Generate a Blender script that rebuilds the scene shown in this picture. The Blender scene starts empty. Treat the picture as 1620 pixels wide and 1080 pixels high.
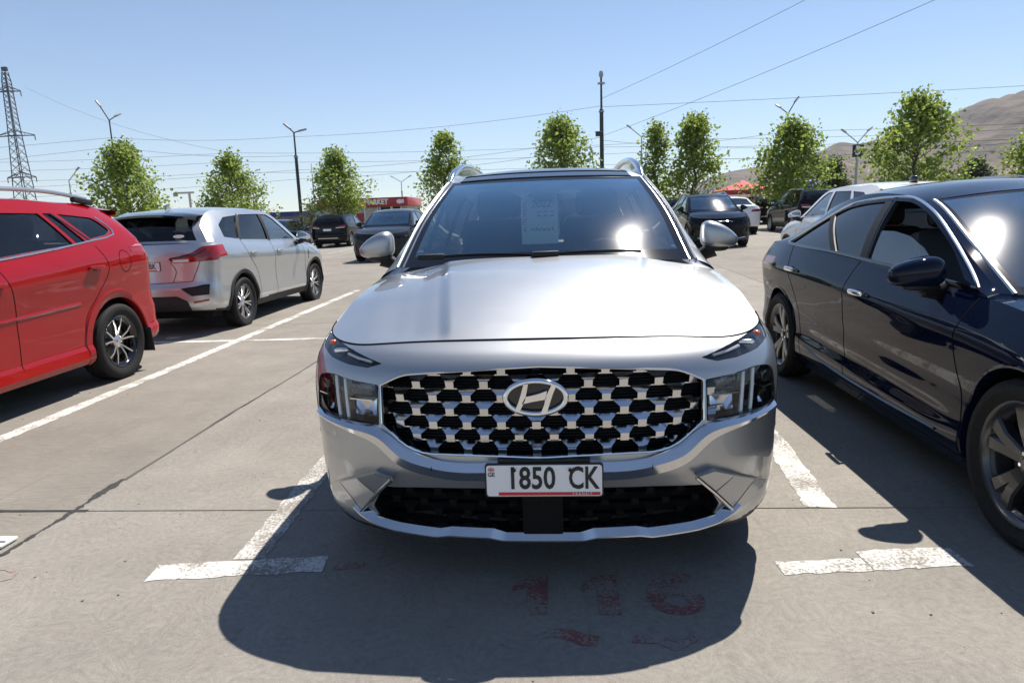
import bpy, bmesh, math, random
import numpy as np
from mathutils import Vector, Matrix
from mathutils.bvhtree import BVHTree
from mathutils.geometry import tessellate_polygon
rnd = random.Random(7)
SC = bpy.context.scene
COL = SC.collection
rad = math.radians

# ------------------------------------------------------------------ camera, sky, sun, exposure
cd = bpy.data.cameras.new('camera'); cam = bpy.data.objects.new('camera', cd); COL.objects.link(cam)
SC.camera = cam
cd.sensor_width = 36; cd.lens = 24.0; cd.clip_start = .05; cd.clip_end = 20000
YAW, PITCH, ROLL = rad(4.1675), rad(-10.457), .035
_f = Vector((-math.sin(YAW)*math.cos(PITCH), math.cos(YAW)*math.cos(PITCH), math.sin(PITCH)))
_r = Vector((math.cos(YAW), math.sin(YAW), 0)); _u = _r.cross(_f)
_c, _s = math.cos(ROLL), math.sin(ROLL)
_r2 = _c*_r-_s*_u; _u2 = _s*_r+_c*_u
SC.camera.matrix_world = Matrix(((_r2.x, _u2.x, -_f.x, .08), (_r2.y, _u2.y, -_f.y, 0), (_r2.z, _u2.z, -_f.z, 1.38), (0, 0, 0, 1)))

SUN = Vector((.35, .63, 1.10)).normalized()
wd = bpy.data.worlds.new('World'); SC.world = wd; wd.use_nodes = True
nt = wd.node_tree
sky = nt.nodes.new('ShaderNodeTexSky'); sky.sky_type = 'NISHITA'; sky.sun_disc = False
sky.sun_elevation = math.asin(SUN.z); sky.sun_rotation = math.atan2(SUN.x, SUN.y)
sky.altitude = 400; sky.air_density = .9; sky.dust_density = .0; sky.ozone_density = 2.3
nt.nodes['Background'].inputs[1].default_value = .086
nt.links.new(sky.outputs[0], nt.nodes['Background'].inputs[0])
sl = bpy.data.lights.new('sun', 'SUN'); sl.energy = 4.9; sl.angle = rad(.53); sl.color = (1, .93, .84)
so = bpy.data.objects.new('sun', sl); COL.objects.link(so)
so.rotation_euler = SUN.to_track_quat('Z', 'Y').to_euler()
SC.view_settings.view_transform = 'Standard'; SC.view_settings.look = 'None'
SC.view_settings.exposure = .71; SC.view_settings.gamma = 1
SC.cycles.max_bounces = 8; SC.cycles.transparent_max_bounces = 16; SC.cycles.glossy_bounces = 4
SC.cycles.caustics_reflective = False; SC.cycles.caustics_refractive = False

# ------------------------------------------------------------------ helpers
def pchip(pts):
    """smooth monotone curve through (t, value) pairs"""
    x = np.array([p[0] for p in pts], float); y = np.array([p[1] for p in pts], float)
    h = np.diff(x); d = np.diff(y)/h; m = np.zeros(len(x))
    for i in range(1, len(x)-1):
        if d[i-1]*d[i] > 0:
            w1 = 2*h[i]+h[i-1]; w2 = h[i]+2*h[i-1]; m[i] = (w1+w2)/(w1/d[i-1]+w2/d[i])
    m[0] = d[0]; m[-1] = d[-1]
    def f(t):
        t = np.clip(np.asarray(t, float), x[0], x[-1]); k = np.clip(np.searchsorted(x, t)-1, 0, len(h)-1)
        s = (t-x[k])/h[k]
        return ((1+2*s)*(1-s)**2*y[k]+s*(1-s)**2*h[k]*m[k]+s*s*(3-2*s)*y[k+1]+s*s*(s-1)*h[k]*m[k+1])
    return f
def crom(P, n):
    """n points along a smooth curve through P (any dimension)"""
    P = np.array(P, float)
    if len(P) == 2:
        return P[0]+(P[1]-P[0])*np.linspace(0, 1, n)[:, None]
    t = np.concatenate([[0], np.cumsum(np.linalg.norm(np.diff(P, axis=0), axis=1))]); t /= t[-1]
    tt = np.linspace(0, 1, n); M = np.zeros_like(P)
    for i in range(len(P)):
        if i == 0: M[i] = (P[1]-P[0])/(t[1]-t[0])
        elif i == len(P)-1: M[i] = (P[-1]-P[-2])/(t[-1]-t[-2])
        else:
            a = (P[i]-P[i-1])/(t[i]-t[i-1]); b = (P[i+1]-P[i])/(t[i+1]-t[i])
            w = (t[i]-t[i-1])/(t[i+1]-t[i-1]); M[i] = a*(1-w)+b*w
    out = []
    for q in tt:
        k = min(max(np.searchsorted(t, q)-1, 0), len(P)-2); h = t[k+1]-t[k]; s = (q-t[k])/h
        out.append((1+2*s)*(1-s)**2*P[k]+s*(1-s)**2*h*M[k]+s*s*(3-2*s)*P[k+1]+s*s*(s-1)*h*M[k+1])
    return np.array(out)
def lin(pts, n):
    P = np.array(pts, float); d = np.concatenate([[0], np.cumsum(np.linalg.norm(np.diff(P, axis=0), axis=1))]); t = np.linspace(0, d[-1], n)
    return np.stack([np.interp(t, d, P[:, k]) for k in range(P.shape[1])], 1)
def sstep(a, b, x):
    t = np.clip((x-a)/(b-a), 0, 1); return t*t*(3-2*t)
def empty(name, loc=(0, 0, 0), rz=0.):
    o = bpy.data.objects.new(name, None); COL.objects.link(o); o.location = loc; o.rotation_euler = (0, 0, rz)
    o.empty_display_size = .1
    return o
def tag(o, label=None, cat=None, group=None, kind=None):
    for k, v in (('label', label), ('category', cat), ('group', group), ('kind', kind)):
        if v: o[k] = v
    return o
def link(name, me, parent=None, mat=None):
    o = bpy.data.objects.new(name, me); COL.objects.link(o)
    if mat is not None and not me.materials: me.materials.append(mat)
    if parent is not None: o.parent = parent
    return o
def obj(name, bm, mat, parent=None, angle=40, flat=False):
    me = bpy.data.meshes.new(name); bm.normal_update(); bm.to_mesh(me); bm.free()
    if not flat:
        me.polygons.foreach_set('use_smooth', [True]*len(me.polygons)); me.set_sharp_from_angle(angle=rad(angle))
    return link(name, me, parent, mat)
def mesh_from(V, Fc):
    bm = bmesh.new(); vs = [bm.verts.new(v) for v in V]
    for f in Fc:
        try: bm.faces.new([vs[i] for i in f])
        except ValueError: pass
    return bm
def add_grid(bm, P, flip=False):
    P = np.asarray(P); m, n = P.shape[:2]
    vs = [[bm.verts.new(P[i, j]) for j in range(n)] for i in range(m)]
    for i in range(m-1):
        for j in range(n-1):
            q = [vs[i][j], vs[i][j+1], vs[i+1][j+1], vs[i+1][j]]
            if flip: q.reverse()
            try: bm.faces.new(q)
            except ValueError: pass
    return vs
def mirror_x(bm):
    bmesh.ops.mirror(bm, geom=bm.verts[:]+bm.edges[:]+bm.faces[:], axis='X', merge_dist=1e-5)
    return bm
def flipped(bm):
    """mirrored copy of a bmesh (x -> -x)"""
    b = bm.copy()
    for v in b.verts: v.co.x = -v.co.x
    bmesh.ops.reverse_faces(b, faces=b.faces[:])
    return b
def add_box(bm, c, s, rz=0., rx=0., ry=0., bev=0.):
    M = Matrix.Translation(c) @ Matrix.Rotation(rz, 4, 'Z') @ Matrix.Rotation(ry, 4, 'Y') @ Matrix.Rotation(rx, 4, 'X') @ Matrix.Diagonal((s[0], s[1], s[2], 1))
    r = bmesh.ops.create_cube(bm, size=1, matrix=M)
    if bev:
        es = list({e for v in r['verts'] for e in v.link_edges})
        bmesh.ops.bevel(bm, geom=es, offset=bev, segments=2, affect='EDGES', profile=.5)
    return bm
def add_tube(bm, pts, r, seg=8, caps=True, closed=False):
    pts = [Vector(p) for p in pts]; n = len(pts); rr = r if hasattr(r, '__len__') else [r]*n
    rings = []; prev = None
    for i, p in enumerate(pts):
        a = pts[i-1] if (i > 0 or closed) else p; b = pts[(i+1) % n] if (i < n-1 or closed) else p
        d = (b-a).normalized()
        ref = prev if prev is not None else (Vector((0, 0, 1)) if abs(d.z) < .9 else Vector((1, 0, 0)))
        s = d.cross(ref).normalized(); up = s.cross(d); prev = up
        rings.append([bm.verts.new(p+(s*math.cos(q)+up*math.sin(q))*rr[i]) for q in (2*math.pi*k/seg for k in range(seg))])
    for i in range(n if closed else n-1):
        A, B = rings[i], rings[(i+1) % n]
        for k in range(seg): bm.faces.new([A[k], A[(k+1) % seg], B[(k+1) % seg], B[k]])
    if caps and not closed:
        bm.faces.new(rings[0][::-1]); bm.faces.new(rings[-1])
    return bm
def add_lathe(bm, prof, seg=32, axis='X', M=None):
    """revolve (radius, offset) profile round the x axis"""
    rings = []
    for r, o in prof:
        ring = []
        for k in range(seg):
            a = 2*math.pi*k/seg
            v = Vector((o, r*math.cos(a), r*math.sin(a))) if axis == 'X' else Vector((r*math.cos(a), r*math.sin(a), o))
            ring.append(bm.verts.new(M @ v if M else v))
        rings.append(ring)
    for A, B in zip(rings, rings[1:]):
        for k in range(seg):
            bm.faces.new([A[k], B[k], B[(k+1) % seg], A[(k+1) % seg]])
    return rings
def add_prism(bm, poly, y0, y1, M=None):
    """extrude polygon (x,z) from y0 to y1"""
    n = len(poly); T = (lambda v: M @ v) if M else (lambda v: v)
    a = [bm.verts.new(T(Vector((p[0], y0, p[1])))) for p in poly]
    b = [bm.verts.new(T(Vector((p[0], y1, p[1])))) for p in poly]
    for tri in tessellate_polygon([[Vector((p[0], p[1], 0)) for p in poly]]):
        for L in (a, b):
            try: bm.faces.new([L[i] for i in tri])
            except ValueError: pass
    for i in range(n):
        bm.faces.new([a[i], a[(i+1) % n], b[(i+1) % n], b[i]])
    bmesh.ops.recalc_face_normals(bm, faces=bm.faces[:])
    return bm
def in_poly(px, pz, poly):
    c = False; n = len(poly); j = n-1
    for i in range(n):
        xi, zi = poly[i]; xj, zj = poly[j]
        if (zi > pz) != (zj > pz) and px < (xj-xi)*(pz-zi)/(zj-zi)+xi: c = not c
        j = i
    return c
def carve(bm, poly, ax, cond):
    """cut polygon (seen along axis ax: 0 -> (y,z), 1 -> (x,z)) out of a shell; the cut-out faces come back as a new bmesh"""
    ia = 1 if ax == 0 else 0
    lo = (min(p[0] for p in poly)-.03, min(p[1] for p in poly)-.03); hi = (max(p[0] for p in poly)+.03, max(p[1] for p in poly)+.03)
    cand = set()
    for f in bm.faces:
        c = f.calc_center_median()
        if cond(c) and lo[0]-.05 < c[ia] < hi[0]+.05 and lo[1]-.05 < c.z < hi[1]+.05: cand.add(f)
    n = len(poly)
    for i in range(n):
        p, q = poly[i], poly[(i+1) % n]
        l0 = (min(p[0], q[0])-1e-4, min(p[1], q[1])-1e-4); h0 = (max(p[0], q[0])+1e-4, max(p[1], q[1])+1e-4)
        sel = []
        for f in cand:
            a = [v.co[ia] for v in f.verts]; z = [v.co.z for v in f.verts]
            if max(a) >= l0[0] and min(a) <= h0[0] and max(z) >= l0[1] and min(z) <= h0[1]: sel.append(f)
        if not sel: continue
        no = (0, -(q[1]-p[1]), q[0]-p[0]) if ax == 0 else (-(q[1]-p[1]), 0, q[0]-p[0])
        co = (0, p[0], p[1]) if ax == 0 else (p[0], 0, p[1])
        geom = set(sel)
        for f in sel: geom.update(f.edges); geom.update(f.verts)
        r = bmesh.ops.bisect_plane(bm, geom=list(geom), dist=1e-6, plane_co=co, plane_no=no)
        cand = {f for f in cand if f.is_valid} | {g for g in r['geom'] if isinstance(g, bmesh.types.BMFace)}
    ins = []
    for f in cand:
        if f.is_valid:
            c = f.calc_center_median()
            if cond(c) and in_poly(c[ia], c.z, poly): ins.append(f)
    out = bmesh.new(); vm = {}
    for f in ins:
        vs = []
        for v in f.verts:
            if v not in vm: vm[v] = out.verts.new(v.co)
            vs.append(vm[v])
        out.faces.new(vs)
    bmesh.ops.delete(bm, geom=ins, context='FACES')
    return out
def rim_walls(reg, d, inset=.004):
    """walls running inward (vector d) from the border of a carved region"""
    bm = bmesh.new(); vm = {}
    cen = Vector((0, 0, 0))
    for v in reg.verts: cen += v.co
    cen /= len(reg.verts); d = Vector(d)
    def ring(v):
        if v not in vm:
            t = (cen-v.co); t = (t-d*(t.dot(d)/d.length_squared)).normalized()*inset
            vm[v] = [bm.verts.new(v.co), bm.verts.new(v.co+t+d.normalized()*inset*.8), bm.verts.new(v.co+t+d)]
        return vm[v]
    for e in reg.edges:
        if len(e.link_faces) == 1:
            l = e.link_loops[0]; a, b = ring(l.vert), ring(l.link_loop_next.vert)
            for k in range(2): bm.faces.new([b[k], a[k], a[k+1], b[k+1]])
    return bm
def rounded(poly, r, k=4):
    """round the corners of a polygon"""
    out = []; n = len(poly)
    for i in range(n):
        p = Vector(poly[i][:2]); a = Vector(poly[i-1][:2]); b = Vector(poly[(i+1) % n][:2])
        rr = poly[i][2] if len(poly[i]) > 2 else r
        la, lb = (a-p).length, (b-p).length; rr = min(rr, la*.45, lb*.45)
        s, e = p+(a-p)*(rr/la), p+(b-p)*(rr/lb)
        if rr < 1e-4: out.append(tuple(p)); continue
        for t in (q/k for q in range(k+1)):
            w = s*(1-t)**2+p*2*t*(1-t)+e*t*t; out.append((w.x, w.y))
    return out

# ------------------------------------------------------------------ materials
def mat(name):
    m = bpy.data.materials.new(name); m.use_nodes = True
    return m, m.node_tree, m.node_tree.nodes['Principled BSDF']
def pbr(name, col, rough=.5, metal=0., coat=0., spec=.5, bump=0., bscale=60., var=0., emit=None, coat_rough=.03):
    m, t, b = mat(name)
    b.inputs['Base Color'].default_value = (*col, 1); b.inputs['Roughness'].default_value = rough
    b.inputs['Metallic'].default_value = metal; b.inputs['Coat Weight'].default_value = coat
    b.inputs['Coat Roughness'].default_value = coat_rough; b.inputs['Specular IOR Level'].default_value = spec
    if emit: b.inputs['Emission Color'].default_value = (*emit[0], 1); b.inputs['Emission Strength'].default_value = emit[1]
    if bump or var:
        tc = t.nodes.new('ShaderNodeTexCoord'); n = t.nodes.new('ShaderNodeTexNoise'); n.inputs['Scale'].default_value = bscale
        n.inputs['Detail'].default_value = 4
        t.links.new(tc.outputs['Object'], n.inputs['Vector'])
        if bump:
            bp = t.nodes.new('ShaderNodeBump'); bp.inputs['Strength'].default_value = bump; bp.inputs['Distance'].default_value = .01
            t.links.new(n.outputs['Fac'], bp.inputs['Height']); t.links.new(bp.outputs[0], b.inputs['Normal'])
        if var:
            mx = t.nodes.new('ShaderNodeMixRGB'); mx.blend_type = 'MULTIPLY'; mx.inputs[1].default_value = (*col, 1)
            cr = t.nodes.new('ShaderNodeMapRange'); cr.inputs[1].default_value = .3; cr.inputs[2].default_value = .7
            cr.inputs[3].default_value = 1-var; cr.inputs[4].default_value = 1+var*.3
            t.links.new(n.outputs['Fac'], cr.inputs[0]); t.links.new(cr.outputs[0], mx.inputs[2]); mx.inputs[0].default_value = 1
            t.links.new(mx.outputs[0], b.inputs['Base Color'])
    return m
def paint(name, col, metal=0., rough=.4, coat=1., dust=None):
    dust = dust if dust is not None else (.02 if max(col) > .2 else .004)
    ior = 1.5 if max(col) > .1 else 1.30
    """car paint: flake base under clear coat, with a thin uneven film of dust"""
    m, t, b = mat(name)
    b.inputs['Metallic'].default_value = metal; b.inputs['Coat Weight'].default_value = coat; b.inputs['Specular IOR Level'].default_value = .5 if metal > .7 else 0.
    b.inputs['Coat Roughness'].default_value = .025; b.inputs['Coat IOR'].default_value = ior
    tc = t.nodes.new('ShaderNodeTexCoord')
    n = t.nodes.new('ShaderNodeTexNoise'); n.inputs['Scale'].default_value = 3.; n.inputs['Detail'].default_value = 6
    t.links.new(tc.outputs['Object'], n.inputs['Vector'])
    mp = t.nodes.new('ShaderNodeMapRange'); mp.inputs[1].default_value = .35; mp.inputs[2].default_value = .8; mp.inputs[3].default_value = 0.; mp.inputs[4].default_value = dust
    t.links.new(n.outputs['Fac'], mp.inputs[0])
    mx = t.nodes.new('ShaderNodeMixRGB'); mx.inputs[1].default_value = (*col, 1); mx.inputs[2].default_value = (.33, .30, .26, 1)
    t.links.new(mp.outputs[0], mx.inputs[0]); t.links.new(mx.outputs[0], b.inputs['Base Color'])
    mr = t.nodes.new('ShaderNodeMapRange'); mr.inputs[3].default_value = rough-.03; mr.inputs[4].default_value = rough+.06
    t.links.new(n.outputs['Fac'], mr.inputs[0]); t.links.new(mr.outputs[0], b.inputs['Roughness'])
    if metal:
        vo = t.nodes.new('ShaderNodeTexVoronoi'); vo.inputs['Scale'].default_value = 900
        t.links.new(tc.outputs['Object'], vo.inputs['Vector'])
        bp = t.nodes.new('ShaderNodeBump'); bp.inputs['Strength'].default_value = .05; bp.inputs['Distance'].default_value = .001
        t.links.new(vo.outputs['Color'], bp.inputs['Height']); t.links.new(bp.outputs[0], b.inputs['Normal'])
    return m
def glass(name, tint, ior=1.5, rough=.0, dust=0.03, refl=1.6, film=.0, rcol=(1, 1, 1)):
    """thin sheet of glass: tinted see-through plus mirror reflection, with a trace of dust"""
    m = bpy.data.materials.new(name); m.use_nodes = True; t = m.node_tree
    t.nodes.remove(t.nodes['Principled BSDF']); out = t.nodes['Material Output']
    tr = t.nodes.new('ShaderNodeBsdfTransparent'); tr.inputs[0].default_value = (*tint, 1)
    gl = t.nodes.new('ShaderNodeBsdfGlossy'); gl.inputs['Roughness'].default_value = rough; gl.inputs[0].default_value = (*rcol, 1)
    fr = t.nodes.new('ShaderNodeFresnel'); fr.inputs[0].default_value = ior
    ge = t.nodes.new('ShaderNodeNewGeometry')
    bk = t.nodes.new('ShaderNodeMath'); bk.operation = 'MULTIPLY'
    # same reflectance from either side of the sheet: an inverted ior on the back would mirror totally
    inv = t.nodes.new('ShaderNodeMix'); inv.inputs[2].default_value = ior; inv.inputs[3].default_value = 1/ior
    t.links.new(ge.outputs['Backfacing'], inv.inputs[0]); t.links.new(inv.outputs[0], fr.inputs[0])
    bk.inputs[1].default_value = refl; bk.use_clamp = True
    t.links.new(fr.outputs[0], bk.inputs[0])
    mx = t.nodes.new('ShaderNodeMixShader')
    t.links.new(bk.outputs[0], mx.inputs[0]); t.links.new(tr.outputs[0], mx.inputs[1])
    g2 = t.nodes.new('ShaderNodeBsdfGlossy'); g2.inputs['Roughness'].default_value = .16; gm = t.nodes.new('ShaderNodeMixShader'); gm.inputs[0].default_value = film
    t.links.new(gl.outputs[0], gm.inputs[1]); t.links.new(g2.outputs[0], gm.inputs[2]); t.links.new(gm.outputs[0], mx.inputs[2])
    df = t.nodes.new('ShaderNodeBsdfDiffuse'); df.inputs[0].default_value = (.6, .58, .54, 1)
    tc = t.nodes.new('ShaderNodeTexCoord'); no = t.nodes.new('ShaderNodeTexNoise'); no.inputs['Scale'].default_value = 4; no.inputs['Detail'].default_value = 8
    t.links.new(tc.outputs['Object'], no.inputs['Vector'])
    mr = t.nodes.new('ShaderNodeMapRange'); mr.inputs[1].default_value = .4; mr.inputs[2].default_value = .75; mr.inputs[3].default_value = dust*.3; mr.inputs[4].default_value = dust
    t.links.new(no.outputs['Fac'], mr.inputs[0])
    m2 = t.nodes.new('ShaderNodeMixShader'); t.links.new(mr.outputs[0], m2.inputs[0]); t.links.new(mx.outputs[0], m2.inputs[1]); t.links.new(df.outputs[0], m2.inputs[2])
    t.links.new(m2.outputs[0], out.inputs[0])
    return m
M = dict(
 black=pbr('black_plastic', (.012, .012, .013), .45, spec=.4, bump=.15, bscale=400),
 gloss=pbr('gloss_black', (.006, .006, .007), .12, coat=.5),
 void=pbr('shadow_plastic', (.006, .006, .007), .8, spec=.2),
 clad=pbr('grey_cladding', (.022, .022, .023), .6, spec=.35, bump=.2, bscale=500),
 tyre=pbr('tyre_rubber', (.016, .016, .016), .75, spec=.3, bump=.3, bscale=90, var=.25),
 alu=pbr('machined_alloy', (.62, .62, .63), .22, metal=1.),
 alu2=pbr('painted_alloy', (.30, .31, .32), .3, metal=.8, coat=.6),
 dalu=pbr('dark_alloy', (.06, .062, .066), .3, metal=.6, coat=.5),
 chrome=pbr('chrome', (.78, .79, .80), .06, metal=1.),
 satin=pbr('satin_chrome', (.66, .67, .69), .11, metal=1.),
 mold=pbr('brushed_trim', (.5, .51, .52), .34, metal=1.),
 brake=pbr('brake_disc', (.2, .19, .18), .4, metal=1., bump=.2, bscale=200),
 seat=pbr('seat_leather', (.018, .018, .02), .55, bump=.2, bscale=120),
 trim=pbr('cabin_trim', (.03, .031, .033), .7, bump=.1, bscale=200),
 liner=pbr('roof_lining', (.30, .29, .27), .9),
 rubber=pbr('rubber_seal', (.008, .008, .008), .6),
 frit=pbr('frit_black', (.004, .004, .005), .08, spec=.5),
 gap=pbr('seam_shadow', (.004, .004, .004), .9, spec=.1),
 lens=glass('clear_lens', (.92, .93, .94), 1.42, dust=.01, refl=1.),
 smoke=glass('smoked_lens', (.35, .36, .38), 1.5, dust=.02),
 wind=glass('windscreen_glass', (.62, .74, .75), 1.52, dust=.008, refl=3.0, film=.03, rcol=(.62, .88, 1.)),
 tint=glass('tinted_glass', (.09, .10, .105), 1.5, dust=.006, refl=1.1),
 sideg=glass('side_glass', (.62, .70, .69), 1.52, dust=.02),
 pink=pbr('tail_lens_clear_red', (.62, .16, .19), .1, coat=1.),
 red=pbr('tail_lens_red', (.30, .004, .007), .12, coat=.6),
 dred=pbr('tail_lens_dark_red', (.10, .004, .006), .1, coat=1.),
 amber=pbr('amber_lens', (.75, .13, .02), .15, coat=1.),
 white=pbr('white_lens', (.75, .75, .74), .15, coat=.8),
 reflector=pbr('lamp_reflector', (.82, .82, .83), .12, metal=1.),
 plate=pbr('plate_white', (.78, .79, .8), .35, coat=.3),
 ink=pbr('plate_ink', (.008, .008, .01), .5),
 pred=pbr('plate_red', (.55, .02, .03), .4),
 paper=pbr('paper_sheet', (.72, .74, .74), .8),
 pen=pbr('pen_ink', (.05, .07, .13), .8),
 logored=pbr('print_red', (.45, .05, .06), .8),
)
# ------------------------------------------------------------------ car toolkit
# every car is built with its nose at y = 0, its tail at y = L, x across and z up
def add_super(bm, c, r, e1=.6, e2=.6, nu=24, nv=14, fn=None):
    def cp(a, e): return math.copysign(abs(math.cos(a))**e, math.cos(a))
    def sp(a, e): return math.copysign(abs(math.sin(a))**e, math.sin(a))
    rows = []
    for i in range(nv+1):
        ph = -math.pi/2+math.pi*i/nv; row = []
        for j in range(nu):
            th = 2*math.pi*j/nu
            p = Vector((cp(ph, e1)*cp(th, e2), cp(ph, e1)*sp(th, e2), sp(ph, e1)))
            if fn: p = fn(p)
            row.append(bm.verts.new((c[0]+p.x*r[0], c[1]+p.y*r[1], c[2]+p.z*r[2])))
        rows.append(row)
    for A, B in zip(rows, rows[1:]):
        for j in range(nu): bm.faces.new([A[j], A[(j+1) % nu], B[(j+1) % nu], B[j]])
    bmesh.ops.remove_doubles(bm, verts=rows[0]+rows[-1], dist=1e-5)
    return bm
WHEELS = {}
def wheel_meshes(style, R, rim, wid):
    key = (style, R, rim, wid)
    if key in WHEELS: return WHEELS[key]
    h = wid/2; out = []
    def fin(name, bm, m, ang=35):
        me = bpy.data.meshes.new(name); bmesh.ops.recalc_face_normals(bm, faces=bm.faces[:]); bm.to_mesh(me); bm.free()
        me.polygons.foreach_set('use_smooth', [True]*len(me.polygons)); me.set_sharp_from_angle(angle=rad(ang)); me.materials.append(m)
        return me
    bm = bmesh.new()   # tyre: tread with grooves, rounded shoulders, side wall
    pr = [(rim-.004, h*.62), (rim+.008, h*.80), (rim+.02, h*.84), (rim+(R-rim)*.45, h*1.0), (rim+(R-rim)*.72, h*.985), (R-.022, h*.92), (R-.008, h*.82)]
    tr = []
    for g in (.5, .18):
        tr += [(R-.002, h*(g+.10)), (R-.001, h*(g+.045)), (R-.010, h*(g+.035)), (R-.010, h*(g-.035)), (R-.001, h*(g-.045))]
    tr += [(R, h*.05)]
    full = pr+tr; full = full+[(r, -o) for r, o in full[::-1]]
    add_lathe(bm, full, 56); out.append(('wheel', fin('tyre', bm, M['tyre'])))
    face, inner = {'twin10': (M['alu'], M['gloss']), 'seven': (M['alu'], M['dalu']), 'five': (M['dalu'], M['dalu']), 'y5': (M['alu2'], M['dalu']), 'plain': (M['alu2'], M['dalu'])}[style]
    bm = bmesh.new()   # barrel
    add_lathe(bm, [(rim-.002, -h*.6), (rim-.03, -h*.55), (rim-.05, 0), (rim-.035, h*.5), (rim-.012, h*.66), (rim+.006, h*.80), (rim+.010, h*.84), (rim+.004, h*.86), (rim-.010, h*.80), (rim-.022, h*.62)], 56)
    out.append(('rim', fin('rim', bm, face if style in ('five', 'plain') else inner)))
    bm = bmesh.new()   # spokes
    n, tw = {'twin10': (5, .20), 'seven': (7, .16), 'five': (5, 0), 'y5': (5, .17), 'plain': (10, 0)}[style]
    n = {'five': 5}.get(style, n)
    def spoke(a0, a1, w0, w1, z0, z1, th):
        r0, r1 = .045, rim-.008
        q = []
        for r, a, w, z in ((r0, a0, w0, z0), (r0+(r1-r0)*.55, a0+(a1-a0)*.6, (w0+w1)/2*.9, z0*.6+z1*.4+.012), (r1, a1, w1, z1)):
            d = Vector((0, math.cos(a), math.sin(a))); t = Vector((0, -math.sin(a), math.cos(a))); c = d*r
            q.append([c+t*w/2*.72+Vector((z, 0, 0)), c+t*w/2+Vector((z-.010, 0, 0)), c+t*w/2*.9+Vector((z-th, 0, 0)), c-t*w/2*.9+Vector((z-th, 0, 0)), c-t*w/2+Vector((z-.010, 0, 0)), c-t*w/2*.72+Vector((z, 0, 0))])
        vs = [[bm.verts.new(p) for p in ring] for ring in q]
        for A, B in zip(vs, vs[1:]):
            for k in range(6): bm.faces.new([A[k], A[(k+1) % 6], B[(k+1) % 6], B[k]])
        bm.faces.new(vs[0]); bm.faces.new(vs[-1][::-1])
    zf = h*.52; zo = h*.70
    for k in range(n):
        a = 2*math.pi*k/n+math.pi/2
        if style == 'five':
            for s in (-1, 1): spoke(a+s*.10, a+s*.22, .05, .075, zf, zo, .05)
            spoke(a, a, .05, .03, zf-.014, zo-.02, .04)
        elif style == 'plain': spoke(a, a, .035, .03, zf, zo, .04)
        else:
            for s in (-1, 1): spoke(a+s*tw*.55, a+s*tw*(1.45 if style == 'twin10' else .9), .024, .020 if style == 'twin10' else .03, zf, zo, .04)
    out.append(('spokes', fin('spokes', bm, face)))
    bm = bmesh.new()
    add_lathe(bm, [(.001, zf+.012), (.022, zf+.012), (.03, zf+.006), (.058, zf-.002), (.066, zf-.016), (.066, zf-.05)], 28)
    out.append(('hub_cap', fin('hub_cap', bm, face)))
    bm = bmesh.new()
    for k in range(5):
        a = 2*math.pi*(k+.5)/5+math.pi/2
        add_lathe(bm, [(.0005, zf+.004), (.008, zf+.004), (.009, zf-.01), (.009, zf-.03)], 8, M=Matrix.Translation((0, math.cos(a)*.045, math.sin(a)*.045)))
    out.append(('lug_nuts', fin('lug_nuts', bm, M['chrome'])))
    bm = bmesh.new()
    add_lathe(bm, [(.06, 0), (rim*.74, 0), (rim*.74, -.022), (.06, -.022)], 40)
    out.append(('brake_disc', fin('brake_disc', bm, M['brake'])))
    bm = bmesh.new()
    add_lathe(bm, [(rim-.05, -.02), (.05, -.04)], 30)
    out.append(('dust_shield', fin('dust_shield', bm, M['void'])))
    WHEELS[key] = out
    return out

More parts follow.
